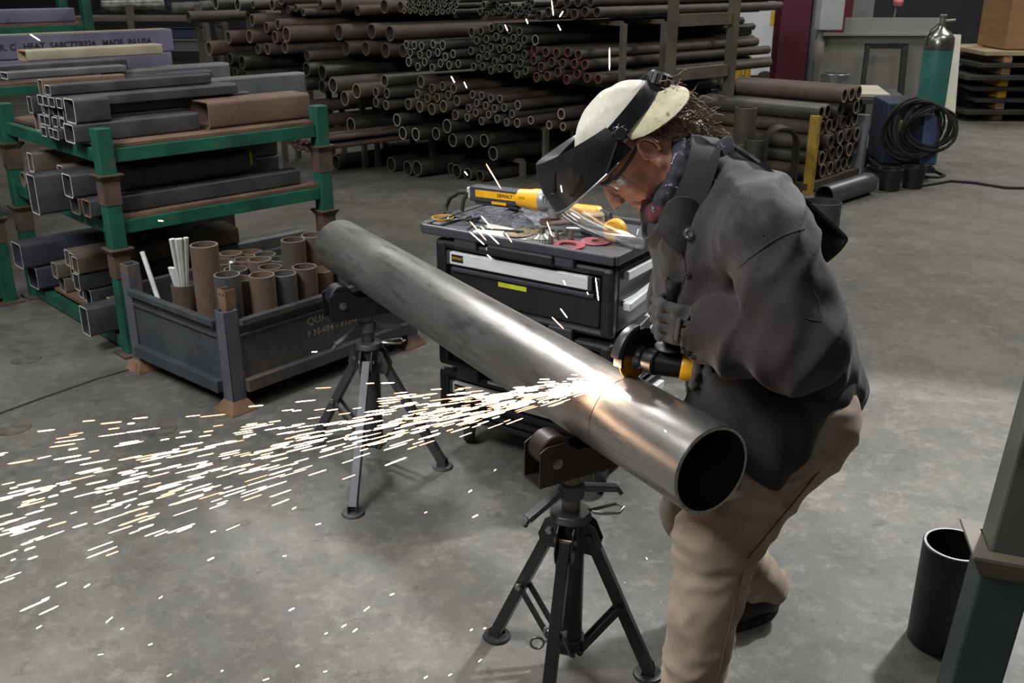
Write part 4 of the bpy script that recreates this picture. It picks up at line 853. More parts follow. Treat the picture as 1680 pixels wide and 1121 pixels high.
def unit(z0, z1, name, drawer=True, lime=False):
    h = z1-z0
    b = MB(); b.obox(TP(TWd/2, TDp/2+.02, (z0+z1)/2), TX*(TWd/2-.012), TY*(TDp/2-.02), UP*(h/2-.004))
    bo = b.build('case', m_tb, tw, smooth=0, bevel=.022)
    fr = MB(); t = .05                                           # raised frame round the drawer
    for x in (t/2, TWd-t/2): fr.obox(TP(x, .012, (z0+z1)/2), TX*(t/2), TY*.022, UP*(h/2-.006))
    fr.obox(TP(TWd/2, .012, z1-.02), TX*TWd/2, TY*.02, UP*.018).obox(TP(TWd/2, .012, z0+.018), TX*TWd/2, TY*.02, UP*.014)
    fr.build('front_frame', m_tb, bo, smooth=0, bevel=.014)
    dr = MB(); dr.obox(TP(TWd/2, .016, (z0+z1)/2-.006), TX*(TWd/2-.056), TY*.012, UP*(h/2-.04))
    do = dr.build('drawer', m_tb, tw, smooth=0, bevel=.006)
    zh = z1-.068
    MB().obox(TP(TWd/2-.012, -.004, zh), TX*(TWd/2-.078), TY*.010, UP*.024).build('handle', m_alu, do, smooth=0, bevel=.003)
    for x in (.066, TWd-.090): MB().obox(TP(x, -.003, zh), TX*.010, TY*.011, UP*.026).build('handle_end', m_tbg, do, smooth=0, bevel=.003)
    MB().obox(TP(TWd/2, .0, zh-.045), TX*(TWd/2-.075), TY*.008, UP*.008).build('grip_lip', m_tbg, do, smooth=0, bevel=.003)
    bd = MB().obox(TP(.108, -.0148, zh+.002), TX*.026, TY*.0012, UP*.014).build('badge', m_txt, do, smooth=0)
    text('badge_lettering', 'DEWALT', .0125, TP(.108, -.0162, zh+.002), TX, UP, m_dy, bd, ext=.0003)
    if lime: MB().obox(TP(TWd*.45, .0035, zh-.072), TX*.062, TY*.0015, UP*.0085).build('warning_strip', m_lime, do, smooth=0)
    for x in (.15, TWd-.20): MB().obox(TP(x, -.012, z1+.006), TX*.05, TY*.012, UP*.028).build('latch', m_tbg, bo, smooth=0, bevel=.006)
    for x in (TWd*.36, TWd*.55): MB().obox(TP(x, -.010, z1-.008), TX*.035, TY*.006, UP*.006).build('latch_bar', m_alu, bo, smooth=0, bevel=.002)
    # side rails (aluminium) on the right flank
    for zz, hh in ((z1-.05, .016), (z0+h*.42, .012)):
        MB().obox(TP(TWd-.004, TDp/2+.03, zz), TX*.012, TY*(TDp/2-.06), UP*hh).build('side_rail', m_alu, bo, smooth=0, bevel=.003)
    return bo
unit(.60, .865, 'upper', lime=True)
unit(.345, .585, 'middle')
unit(.155, .335, 'lower')
# telescoping handle rails and braces on the right flank
for (y0_, za_, y1_, zb_, w_) in ((.05, .60, TDp+.02, .69, .022), (.02, .50, TDp+.02, .62, .034), (.10, .42, TDp+.02, .52, .02), (.04, .72, TDp, .77, .03)):
    MB().bar(TP(TWd+.03, y0_, za_), TP(TWd+.03, y1_, zb_), w_, w_).build('fold_handle', m_alu, tw, smooth=0, bevel=.004)
for q_ in ((.10, .60, .20, .62, .03, .05), (.0, .49, .08, .522, .045, .045)):
    MB().bar(TP(TWd+.03, q_[0], q_[1]), TP(TWd+.03, q_[2], q_[3]), q_[4]+.006, q_[5]+.006).build('handle_joint', m_tbg, tw, smooth=0, bevel=.006)
MB().obox(TP(TWd/2, TDp/2, .140), TX*(TWd/2-.01), TY*(TDp/2), UP*.012).build('wheel_base', m_tb, tw, smooth=0, bevel=.006)
for x, y in ((.09, .07), (TWd-.03, .005), (.09, TDp-.07), (TWd-.07, TDp-.07)):
    cp = MB(); p = TP(x, y, .058); ay = (TY*.5+TX*.85).normalized()
    w = MB().lathe([(.024, -.020), (.051, -.020), (.057, -.011), (.057, .011), (.051, .020), (.024, .020)], p, ay, 28, closed=True).lathe([(.020, -.012), (.045, -.015)], p, ay, 20)
    cw = w.build('caster', m_rubber, tw)
    cp.lathe([(.003, -.021), (.012, -.021), (.022, -.0195), (.024, -.018)], p, ay, 16).lathe([(.024, .018), (.022, .0195), (.012, .021), (.003, .021)], p, ay, 16)
    for k in range(6): cp.obox(p-ay*.0195+(basis(ay)[0]*math.cos(k*PI/3)+basis(ay)[1]*math.sin(k*PI/3))*.02, ay*.002, (basis(ay)[0]*math.cos(k*PI/3)+basis(ay)[1]*math.sin(k*PI/3))*.011, (basis(ay)[1]*math.cos(k*PI/3)-basis(ay)[0]*math.sin(k*PI/3))*.003)
    cp.build('hub', m_bolt, cw)
    fk = MB()
    for s in (-1, 1): fk.bar(p+ay*(s*.026), p+ay*(s*.026)+UP*.064, .004, .03, up=basis(ay)[0])
    fk.obox(p+UP*.066, ay*.03, basis(ay)[0]*.028, UP*.004); fk.build('fork', m_bolt, cw, smooth=0)
# tray top
ZT = .878
tr_ = MB(); tr_.obox(TP(TWd/2-.02, TDp/2, ZT+.008), TX*(TWd/2+.02), TY*(TDp/2+.01), UP*.010)
P = [TP(TWd/2-.02+(TWd/2+.03)*sx, TDp/2+(TDp/2+.02)*sy, 0) for sx, sy in ((-1, -1), (1, -1), (1, 1), (-1, 1))]
for i in range(4): tr_.bar(P[i]+UP*(ZT+.018), P[(i+1) % 4]+UP*(ZT+.018), .02, .036)
tr_.obox(TP(-.045, TDp*.42, ZT+.012), TX*.045, TY*(TDp*.36), UP*.018)
lid = tr_.build('top_tray', m_tbg, tw, smooth=0, bevel=.006)
MB().obox(TP(TWd*.52, -.026, ZT-.018), TX*.14, TY*.012, UP*.02).build('carry_grip', m_tb, lid, smooth=0, bevel=.008)
text('moulded_lettering', 'DEWALT', .024, TP(TWd*.52, -.0215, ZT+.018), TX, UP, M('moulded', '#3b3d42', rough=.5), lid, ext=.001)
ZS = ZT+.019
# cloth / gloves heap, paper sheet, discs
def drape(name, label, cat, cx, cy, wx, wy, hgt, mat, seed, n=22, rot=0.0):
    P = []; r0 = random.Random(seed); off = r0.uniform(0, 50); ca, sa = math.cos(rot), math.sin(rot)
    for i in range(n+1):
        row = []
        for j in range(n+1):
            u, v = i/n*2-1, j/n*2-1
            e = max(0, 1-max(abs(u), abs(v))**3)
            wob = 1+.16*mnoise.noise(V(u*1.4, v*1.4, off))
            z = hgt*e*(.45+.8*abs(mnoise.noise(V(u*2.3+off, v*1.5, .3))))+.0015
            xx, yy = u*wx*wob/2, v*wy*wob/2
            row.append(TP(cx+xx*ca-yy*sa, cy+xx*sa+yy*ca, ZS+z))
        P.append(row)
    o = MB().grid(P, thick=.0015).build(name, mat, None, smooth=60, fix=True); return tag(o, label, cat)
drape('work_rag', 'crumpled grey striped rag under the yellow grinder on the tool tower', 'rag', .16, .27, .36, .22, .055, M('grey_cloth', '#5f6066', '#33343a', '#7c7d84', scale=14, rough=.9, stretch=(1, 3, 1), lo3=.5, hi3=.6), 5)
pp = MB().obox(TP(.29, .115, ZS+.0012), (TX*.95+TY*.12)*.16, (TY*.95-TX*.12)*.085, UP*.0008)
tag(pp.build('paper_sheet', M('paper_white', '#c9c7c0', '#b9b6ae', scale=7, rough=.8), None, smooth=0), 'white paper sheet lying on the tool tower under the cutting discs', 'paper')
def disc(name, label, x, y, r, z, mats, ring=.3, th=.003, cat='disc', grp=None):
    c = TP(x, y, ZS+z)
    o = MB().lathe([(r*ring, 0), (r, 0), (r, th), (r*ring, th)], c, UP, 40, closed=True).lathe([(r*ring, th+.0002), (r*ring, th+.0008), (r*.7, th+.0008), (r*.7, th+.0002)], c, UP, 32, mi=1, closed=True).build(name, mats, None, c); return tag(o, label, cat, grp)
m_lab = M('disc_label', '#b59a2e', '#6a5a4a', '#8d5a6a', scale=30, rough=.5); m_dg_ = M('disc_grit', '#6d6458', '#57503f', scale=40, rough=.8)
disc('cutting_disc', 'worn cutting disc with yellow label on the paper sheet, rear one', .32, .145, .060, .0025, [m_dg_, m_lab], .18)
disc('cutting_disc', 'worn cutting disc on the paper sheet, overlapping front one', .315, .085, .055, .0062, [m_dg_, M('disc_label2', '#8a7048', '#5f5648', scale=30, rough=.6)], .18)
disc('red_sanding_disc', 'flat red ring-shaped sanding disc near the tower\'s front edge', .545, .055, .062, .0, [M('red_fibre', '#8a3436', '#7a2c30', scale=30, rough=.8), M('red_fibre2', '#6d282b', rough=.8)], .52, .006)
disc('red_sanding_disc', 'dull pink-red disc behind the front one, under the visor', .60, .16, .055, .0, [M('pink_fibre', '#7d4248', '#6b363c', scale=30, rough=.8), M('red_fibre2', '#6d282b', rough=.8)], .3, .005)
wb = TP(.435, .06, ZS); wr = thing('wire_brush', wb, 'round knotted wire cup brush standing on the tool tower', 'wire brush')
MB().lathe([(.012, .0), (.030, .002), (.034, .014), (.022, .022), (.012, .030), (.012, .055), (.001, .055)], wb, UP, 28).build('hub', m_bolt, wr)
kb = MB()
for k in range(26):
    a = 2*PI*k/26; d = V(math.cos(a), math.sin(a), 0); kb.cyl(wb+d*.030+UP*.010, wb+d*.058+UP*.004, .003, .0052, n=7)
kb.build('wire_knot', M('wire_steel', '#77756f', '#55534e', scale=60, rough=.5, metal=.5), wr)
cu = TP(-.045, .10, ZS); tag(MB().lathe([(1e-4, .001), (.036, .001), (.040, .018), (.043, .018), (.038, -.0005+.001), (1e-4, .0005)], cu, UP, 28).build('yellow_lid', m_dy, None, cu), 'round yellow lid near the left end of the tray', 'lid')
g = TP(.02, .13, ZS+.014)
tag(MB().sweep([g+V(.05*math.cos(a), .03*math.sin(a), .006*math.sin(3*a)) for a in np.linspace(0, 2*PI, 15)], .004, 7).sweep([g+V(.03, -.02, 0), g+V(.09, .02, .004), g+V(.13, .0, 0)], .006, 7).build('safety_goggles', M('dark_wire', '#2b2b2a', '#3a3a38', scale=20, rough=.4)), 'thin dark wire-framed goggles beside the yellow lid', 'goggles')
for i, (xa, ya, xb, yb_, r, m_, lb) in enumerate([(.085, .12, .115, .045, .0045, m_bolt, 'short bright steel pin lying near the yellow lid'), (.17, .045, .33, .10, .0035, m_black, 'thin black rod lying across the paper sheet'), (.115, .085, .165, .095, .006, m_bolt, 'stubby steel bit at the left edge of the paper')]):
    p, q = TP(xa, ya, ZS+r+(.010 if i == 1 else 0)), TP(xb, yb_, ZS+r+(.010 if i == 1 else 0)); tag(MB().cyl(p, q, r, n=10).build('steel_rod' if i == 1 else 'drill_bit', m_), lb, 'tool')
for i, (x, y) in enumerate(((.475, .095), (.515, .13), (.49, .03))):
    c = TP(x, y, ZS); tag(MB().lathe([(.006, 0), (.012, 0), (.012, .012), (.008, .03), (.008, .042), (.003, .042)], c, UP, 12).build('socket_adapter', m_bolt, None, c), 'small steel socket adapter by the wire brush, %s' % ['rear one', 'right one', 'front one'][i], 'adapter', 'small steel adapters on the tower')
# die grinder lying (dark body, steel nose)
dgp, dgq = TP(.455, .20, ZS+.022), TP(.63, .25, ZS+.024); dgt = thing('die_grinder', (dgp+dgq)/2-UP*.023, 'dark die grinder with bright nose lying behind the wire brush', 'die grinder')
MB().cyl(dgp+(dgq-dgp)*.3, dgq, .020, .022, n=18, bev=.004).build('body', m_tbg, dgt); MB().cyl(dgp, dgp+(dgq-dgp)*.31, .008, .014, n=14).build('nose', m_bolt, dgt)
# yellow corded grinder
G0_ = TP(.02, .235, ZS+.098); G1_ = TP(.33, .22, ZS+.108); GD = (G1_-G0_).normalized(); GS = GD.cross(UP).normalized(); GU = GS.cross(GD); GL = (G1_-G0_).length
cg = thing('corded_grinder', (G0_+G1_)/2-UP*.09, 'large yellow and black corded angle grinder lying on the tool tower', 'angle grinder')
def gp(t, s=0, u=0): return G0_+GD*t+GS*s+GU*u
MB().obox(gp(.10), GD*.115, GS*.026, GU*.030).obox(gp(.10, 0, -.034), GD*.095, GS*.02, GU*.008).obox(gp(.19, 0, -.04), GD*.02, GS*.018, GU*.006).build('rear_housing', m_tbg, cg, smooth=40, bevel=.012)
yb2 = MB(); yb2.lathe([(.024, .205), (.034, .215), (.036, .262), (.041, .285), (.041, .318), (.02, .32)], G0_, GD, 26)
yb2.obox(gp(.115, .0265, .004), GD*.098, GS*.0015, GU*.0135).obox(gp(.13, .0265, -.026), GD*.035, GS*.0012, GU*.005)
yb2.build('yellow_housing', m_dy, cg)
text('logo', 'DEWALT', .018, gp(.160, .0283, .004), GD, GU, m_txt, cg, ext=.0002, bold=.0006)
text('logo', 'DW', .016, gp(.245, .0365, .008), GD, GU, M('worn_decal', '#8a6712', rough=.5), cg, ext=.0002)
gh = MB(); gh.lathe([(.02, .318), (.042, .319), (.043, .330), (.038, .345), (.036, .385), (.030, .402), (.012, .408), (1e-4, .408)], G0_, GD, 24).cyl(gp(.372, 0, .0), gp(.372, 0, -.062), .032, .026, n=22, bev=.004)
for k in range(5): gh.obox(gp(.345+.012*k, .036, .012), GD*.003, GS*.004, GU*.014)
gh.build('gear_head', M('magnesium_grey', '#8f9296', '#7a7d81', scale=12, rough=.4, metal=.5), cg)
MB().lathe([(.002, 0), (.058, 0), (.060, .004), (.058, .010), (.03, .014), (.002, .014)], gp(.372, 0, -.078), GU, 36).build('flap_disc', M('flap_brown', '#5a4238', '#3b2f2b', scale=30, rough=.8), cg)
MB().sweep([gp(.352, -.01, .045), gp(.365, 0, .062), gp(.39, 0, .050), gp(.405, 0, .03)], .011, 10).build('wheel_guard', m_black, cg)
MB().obox(gp(-.022), GD*.012, GS*.02, GU*.022).build('cord_block', M('pale_plastic', '#b4b4aa', '#9d9d94', scale=9, rough=.5), cg, smooth=0, bevel=.005)
MB().sweep([gp(-.03, 0, 0), gp(-.08, .01, -.005), gp(-.12, .02, -.03), gp(-.135, .03, -.065), gp(-.125, .045, -.085), gp(-.10, .05, -.088)], .009, 10).build('power_cord', m_rubber, cg)
MB().sweep([gp(-.030, .015, .0), gp(-.042, .03, -.03), gp(-.044, .04, -.072)], .008, 8).build('strain_relief', m_black, cg)
# yellow tools behind the visor
c = TP(.42, .36, ZS); dr2 = thing('cordless_drill', c, 'yellow cordless tool lying behind the gear head of the corded grinder', 'drill')
MB().cyl(c+TX*-.05+UP*.04, c+TX*.09+UP*.045, .036, n=20, bev=.01).build('body', m_dy, dr2); MB().cyl(c+TX*.09+UP*.045, c+TX*.13+UP*.045, .026, .016, n=16).build('chuck', m_black, dr2); MB().obox(c-TX*.02+TY*.06+UP*.028, TX*.02, TY*.06, UP*.022).build('grip', m_black, dr2, smooth=0, bevel=.01)
c = TP(.655, .20, ZS); dr3 = thing('tape_measure', c, 'yellow tape measure on the tower seen through the visor', 'tape measure')
MB().lathe([(.002, -.02), (.036, -.02), (.042, -.014), (.042, .014), (.036, .02), (.002, .02)], c+UP*.042, TY, 24).build('case', m_dy, dr3); MB().obox(c+TX*.035-TY*.021+UP*.018, TX*.02, TY*.001, UP*.012).build('tape_hook', m_bolt, dr3, smooth=0)
c = TP(.50, .31, ZS); tag(MB().lathe([(1e-4, 0), (.045, 0), (.048, .01), (.045, .06), (.04, .065), (1e-4, .065)], c, UP, 24).build('glue_pot', M('tan_pot', '#8a7655', '#78674a', scale=9, rough=.7), None, c), 'tan round pot behind the visor\'s left corner', 'pot')
# ------------------------------------------------------------------ the angle grinder in use
m_guard = M('guard_black', '#1a1b1d', '#232426', scale=10, rough=.35, metal=.4)
DC = Yp(1043, 583, 2.165); DN = (-PU+PN*.22).normalized()             # toward the viewer, along the pipe
gx, gy, _ = basis(DN); GR = .060
GB = (V(.955, -.22, -.10)).normalized(); GB = (GB).normalized()
ag = thing('angle_grinder', DC-UP*GR, 'yellow and black angle grinder held in gloved hands cutting the pipe', 'angle grinder')
MB().lathe([(.008, -.0012), (GR, -.0012), (GR, .0012), (.008, .0012)], DC, DN, 56, closed=True).build('cutting_wheel', M('wheel_orange', '#a86f14', '#c48a22', '#7a5010', scale=16, rough=.45, metal=.2), ag)
# guard: half shell above, behind the wheel
upd = (UP - DN*UP.dot(DN)).normalized()
gd = MB(); gr_ = GR+.009
gd.lathe([(.012, -.010), (gr_, -.010), (gr_+.002, -.008), (gr_+.002, .016), (gr_, .017), (gr_-.004, .017), (gr_-.004, -.006), (.012, -.006)], DC, DN, 40, closed=True, a0=math.radians(-78), a1=math.radians(98), xdir=upd)
gd.lathe([(.031, .0125), (gr_, .0125), (gr_, .0165), (.031, .0165)], DC, DN, 40, closed=True, a0=math.radians(-100), a1=math.radians(72), xdir=upd)
gd.build('wheel_guard', m_guard, ag)
gb2 = MB(); gb2.lathe([(gr_+.002, -.012), (gr_+.010, -.012), (gr_+.012, -.008), (gr_+.012, .012), (gr_+.006, .016), (gr_+.002, .016)], DC, DN, 30, closed=True, a0=math.radians(5), a1=math.radians(80), xdir=upd)
gb2.build('guard_clip', M('guard_grey', '#3a3b3d', '#47484a', scale=9, rough=.3, metal=.5), ag)
MB().lathe([(.002, .001), (.029, .001), (.030, .014), (.024, .018), (.022, .022), (.017, .026), (.002, .026)], DC, DN, 24).build('flange_nut', m_bolt, ag)
HC = DC+DN*.045
MB().cyl(DC+DN*.022, HC-DN*.008, .019, .028, n=26).cyl(HC-DN*.010, HC+DN*.026, .029, .031, n=26, bev=.004).cyl(HC-GB*.0, HC+GB*.075, .033, .030, n=26, bev=.004).build('gear_head', m_guard, ag)
bd = MB(); bd.lathe([(.030, .072), (.033, .078), (.033, .120), (.028, .13)], HC, GB, 28).build('yellow_collar', m_dy, ag)
MB().cyl(HC+GB*.12, HC+GB*.235, .027, .026, n=24, bev=.004).build('grip_body', m_tbg, ag)
s_ = GB.cross(UP).normalized(); u_ = s_.cross(GB)
text('logo', 'D', .03, HC+GB*.128+s_*.0288, GB, u_, M('decal_light', '#b9b4a2', rough=.5), ag, ext=.0002)
BT = HC+GB*.25
MB().obox(BT-UP*.006, GB*.035, s_*.03, u_*.034).build('battery', m_tbg, ag, smooth=0, bevel=.008)
MB().obox(BT+GB*.04-UP*.016, GB*.016, s_*.026, u_*.010).build('battery_button', m_dy, ag, smooth=0, bevel=.005)
HK = Yp(1098, 568, 2.12); HTp = Yp(1108, 458, 2.10); HD = (HTp-HK).normalized()
MB().cyl(HC+GB*.03+UP*.01, HK, .009, .008, n=14).build('side_handle_bolt', m_bolt, ag)
sh = MB(); L_ = (HTp-HK).length
sh.lathe([(.002, -.004), (.030, -.004), (.034, .0), (.030, .006), (.017, .012), (.0165, L_-.03), (.020, L_-.022), (.023, L_-.008), (.021, L_), (.017, L_+.001), (.015, L_-.004), (.001, L_-.004)], HK, HD, 26)
sh.build('side_handle', m_black, ag)
# ------------------------------------------------------------------ implicit-surface helper for organic shapes
class SDF:
    def __init__(s, lo, hi, res):
        s.lo = np.array(lo, np.float32); s.res = res; n = [int(math.ceil((hi[i]-lo[i])/res))+1 for i in range(3)]
        ax = [lo[i]+res*np.arange(n[i], dtype=np.float32) for i in range(3)]
        s.X, s.Y, s.Z = np.meshgrid(*ax, indexing='ij'); s.v = np.full(s.X.shape, 9.0, np.float32)
    def cap(s, p, q, r0, r1):
        p = np.array(p, np.float32); d = np.array(q, np.float32)-p; dd = float(d@d)+1e-9
        x, y, z = s.X-p[0], s.Y-p[1], s.Z-p[2]; t = np.clip((x*d[0]+y*d[1]+z*d[2])/dd, 0, 1)
        return np.sqrt((x-t*d[0])**2+(y-t*d[1])**2+(z-t*d[2])**2)-(r0+(r1-r0)*t)
    def ell(s, c, r, ax=None):
        x, y, z = s.X-c[0], s.Y-c[1], s.Z-c[2]
        if ax is not None:
            x, y, z = [x*a[0]+y*a[1]+z*a[2] for a in ax]
        k0 = np.sqrt((x/r[0])**2+(y/r[1])**2+(z/r[2])**2); k1 = np.sqrt((x/r[0]**2)**2+(y/r[1]**2)**2+(z/r[2]**2)**2)+1e-9
        return k0*(k0-1)/k1
    def add(s, d, k=0.0):
        if k > 0:
            h = np.clip(.5+.5*(d-s.v)/k, 0, 1); s.v = d+(s.v-d)*h-k*h*(1-h)
        else: s.v = np.minimum(s.v, d)
        return s
    def cut(s, d, k=0.0):
        d = -d
        if k > 0:
            h = np.clip(.5-.5*(d-s.v)/k, 0, 1); s.v = d+(s.v-d)*h+k*h*(1-h); return s
        s.v = np.maximum(s.v, d); return s
    def mesh(s):
        v = s.v; n = np.array(v.shape); ins = v < 0
        c = {(i, j, k): v[i:n[0]-1+i, j:n[1]-1+j, k:n[2]-1+k] for i in (0, 1) for j in (0, 1) for k in (0, 1)}
        pos = np.zeros(tuple(n-1)+(3,), np.float32); cnt = np.zeros(tuple(n-1), np.float32)
        for a in range(3):
            o = [b for b in range(3) if b != a]
            for u in (0, 1):
                for w in (0, 1):
                    k0 = [0, 0, 0]; k0[o[0]] = u; k0[o[1]] = w; k1 = list(k0); k1[a] = 1
                    A, B = c[tuple(k0)], c[tuple(k1)]; m = (A < 0) != (B < 0)
                    t = np.where(m, A/np.where(m, A-B, 1), 0)
                    for q in range(3):
                        pos[..., q] += np.where(m, (t if q == a else k0[q]), 0)
                    cnt += m
        act = cnt > 0; idx = np.full(act.shape, -1, np.int64); I = np.argwhere(act); idx[act] = np.arange(len(I))
        V_ = (I+pos[act]/cnt[act][:, None])*s.res+s.lo
        Fs = []
        for a in range(3):
            b, d = (a+1) % 3, (a+2) % 3
            sl0 = [slice(None)]*3; sl1 = [slice(None)]*3; sl0[a] = slice(0, -1); sl1[a] = slice(1, None)
            ch = ins[tuple(sl0)] != ins[tuple(sl1)]; E = np.argwhere(ch)
            E = E[(E[:, b] > 0) & (E[:, d] > 0) & (E[:, b] < n[b]-1) & (E[:, d] < n[d]-1)]
            eb = np.zeros(3, int); eb[b] = 1; ed = np.zeros(3, int); ed[d] = 1
            q = [idx[tuple((E-eb-ed).T)], idx[tuple((E-ed).T)], idx[tuple(E.T)], idx[tuple((E-eb).T)]]
            f = np.stack(q, 1); fl = ~ins[tuple(E.T)]; f[fl] = f[fl][:, ::-1]; Fs.append(f)
        f = np.concatenate(Fs); f = f[(f >= 0).all(1)]
        return V_, f
def relax(Vv, Ff, it=2, lam=.5):
    e = np.concatenate([Ff[:, [0, 1]], Ff[:, [1, 2]], Ff[:, [2, 3]], Ff[:, [3, 0]]])
    for _ in range(it):
        acc = np.zeros_like(Vv); cn = np.zeros(len(Vv))
        np.add.at(acc, e[:, 0], Vv[e[:, 1]]); np.add.at(cn, e[:, 0], 1); np.add.at(acc, e[:, 1], Vv[e[:, 0]]); np.add.at(cn, e[:, 1], 1)
        Vv = Vv+(acc/np.maximum(cn, 1)[:, None]-Vv)*lam
    return Vv
def vnorm(Vv, Ff):
    a = np.cross(Vv[Ff[:, 2]]-Vv[Ff[:, 0]], Vv[Ff[:, 3]]-Vv[Ff[:, 1]]); n = np.zeros_like(Vv)
    for k in range(4): np.add.at(n, Ff[:, k], a)
    return n/(np.linalg.norm(n, axis=1)[:, None]+1e-9)
def folds(Vv, Ff, fn): 
    n = vnorm(Vv, Ff); d = np.array([fn(Vector(v)) for v in Vv.astype(float)]); return Vv+n*d[:, None]
def smesh(name, Vv, Ff, mats, parent, fmat=None):
    mb = MB(); mb.v = [Vector(v) for v in Vv.astype(float)]; mb.f = [tuple(int(i) for i in f) for f in Ff]; mb.m = [0]*len(mb.f) if fmat is None else [int(x) for x in fmat]
    return mb.build(name, mats, parent, smooth=180)
def biggest(Vv, Ff):
    par = np.arange(len(Vv))
    for _ in range(200):
        mn = par[Ff].min(1); new = par.copy()
        for k in range(4): np.minimum.at(new, Ff[:, k], mn)
        new = new[new]
        if (new == par).all(): break
        par = new
    ids, cn_ = np.unique(par, return_counts=True); keep = par == ids[cn_.argmax()]; mp = np.cumsum(keep)-1
    return Vv[keep], mp[Ff[keep[Ff].all(1)]]
def nz(v, s, o=0.0): return mnoise.noise(V(v.x*s+o, v.y*s+o*.7, v.z*s-o))
# ------------------------------------------------------------------ the worker
LV = V(.39, -.92, 0).normalized(); FV = V(-.92, -.39, 0).normalized()       # the worker's left (toward us) and forward
pe = Yp(1268, 690, 2.22)
hipL, hipR = pe+LV*.10+UP*.03, pe-LV*.10+UP*.03
kneL, ankL = Yp(1176, 885, 2.03), V(.455, 2.02, .09)
kneR, ankR = Yp(1140, 838, 2.42), V(.745, 2.46, .09)
chest = Yp(1172, 358, 2.20); mid = Yp(1212, 480, 2.20); low = Yp(1258, 600, 2.20); neck = Yp(1143, 290, 2.2)
shL, elL, wrL = Yp(1262, 390, 1.97), Yp(1312, 562, 1.90), Yp(1155, 545, 2.02)
shR, elR, wrR = Yp(1160, 350, 2.36), Yp(1114, 500, 2.44), Yp(1185, 640, 2.28)
ear = Yp(1063, 252, 2.20); HS = 1.18
hd = V(-.985, -.17, 0).normalized(); HL = V(.17, -.985, 0).normalized()       # head faces left, slightly toward us; HL points to the near ear
pit = math.radians(55)
HF = hd*math.cos(pit)-UP*math.sin(pit); HU = hd*math.sin(pit)+UP*math.cos(pit)
HO = ear-HL*.075*HS
ro_ = math.radians(10); HL, HU = HL*math.cos(ro_)+HU*math.sin(ro_), HU*math.cos(ro_)-HL*math.sin(ro_)
HO = ear-HL*.075*HS
def hp(f, l, u): return HO+(HF*f+HL*l+HU*u)*HS
wk = thing('person', V((kneL.x+kneR.x)/2, 2.2, 0), 'person in dark jacket, tan trousers, cream cap and face shield bending to grind the pipe', 'person')
m_skin = M('skin', '#96695a', '#a87a69', '#84584a', scale=18, rough=.5, lo3=.55, hi3=.75, scale3=45, bump=.12, bscale=260, bdist=.001)
# head at fine resolution
hb = [hp(0, 0, 0)+V(*c) for c in ((-.2, -.17, -.2), (.2, .17, .2))]
S = SDF(hb[0], hb[1], .0026); AX = [tuple(HF), tuple(HL), tuple(HU)]
E_ = lambda c, r: S.ell(hp(*c), [x*HS for x in r], AX)
S.add(E_((-.008, 0, .042), (.096, .076, .082)))
S.add(E_((.035, 0, -.02), (.062, .062, .085)), .03)
S.add(E_((.062, 0, -.080), (.032, .032, .028)), .03)               # chin
for s in (-1, 1):
    S.add(S.cap(hp(.012, s*.052, -.055), hp(.066, s*.018, -.092), .016*HS, .015*HS), .025)   # jaw line
    S.add(E_((.058, s*.040, -.014), (.026, .022, .018)), .018)      # cheek bone
    S.add(E_((.080, s*.033, .040), (.016, .026, .009)), .014)       # brow
    S.cut(E_((.099, s*.033, .016), (.017, .018, .013)), .010)       # socket
    S.add(E_((.0755, s*.033, .015), (.014, .015, .0125)), .003)     # eyelid over the eye
S.add(S.cap(hp(.088, 0, .030), hp(.112, 0, -.016), .008*HS, .012*HS), .010)   # nose
for s in (-1, 1): S.add(E_((.102, s*.013, -.021), (.011, .008, .008)), .006)
S.cut(E_((.104, .007, -.0295), (.006, .0035, .004)), .002); S.cut(E_((.104, -.007, -.0295), (.006, .0035, .004)), .002)
S.add(E_((.080, 0, -.052), (.018, .030, .020)), .014)               # muzzle
S.add(E_((.0945, 0, -.048), (.008, .022, .0055)), .004); S.add(E_((.092, 0, -.061), (.008, .019, .006)), .004)   # lips
S.cut(S.cap(hp(.103, -.024, -.056), hp(.103, .024, -.056), .0022, .0022)-.004, .004)
for s in (-1, 1):
    S.cut(S.cap(hp(.098, s*.020, -.024), hp(.080, s*.037, -.056), .003, .003)-.0015, .008)          # smile line
    S.add(E_((-.008, s*.078, .004), (.015, .012, .025)), .006)
    ha_ = [hp(-.010+.015*math.cos(q), s*(.089-.004*math.cos(q)), .006+.024*math.sin(q)) for q in np.linspace(-.9, 3.9, 10)]
    S.cut(E_((-.004, s*.094, .004), (.011, .010, .020)), .004)
    for q in range(9): S.add(S.cap(ha_[q], ha_[q+1], .0046, .0046), .003)
    S.add(E_((.000, s*.088, -.026), (.008, .006, .009)), .005); S.add(E_((.008, s*.085, .002), (.005, .005, .008)), .004)
S.add(S.cap(hp(-.035, 0, -.01), neck+UP*.0, .056*HS, .062), .03)
Vh, Fh = biggest(*S.mesh()); Vh = relax(Vh, Fh, 2, .4)
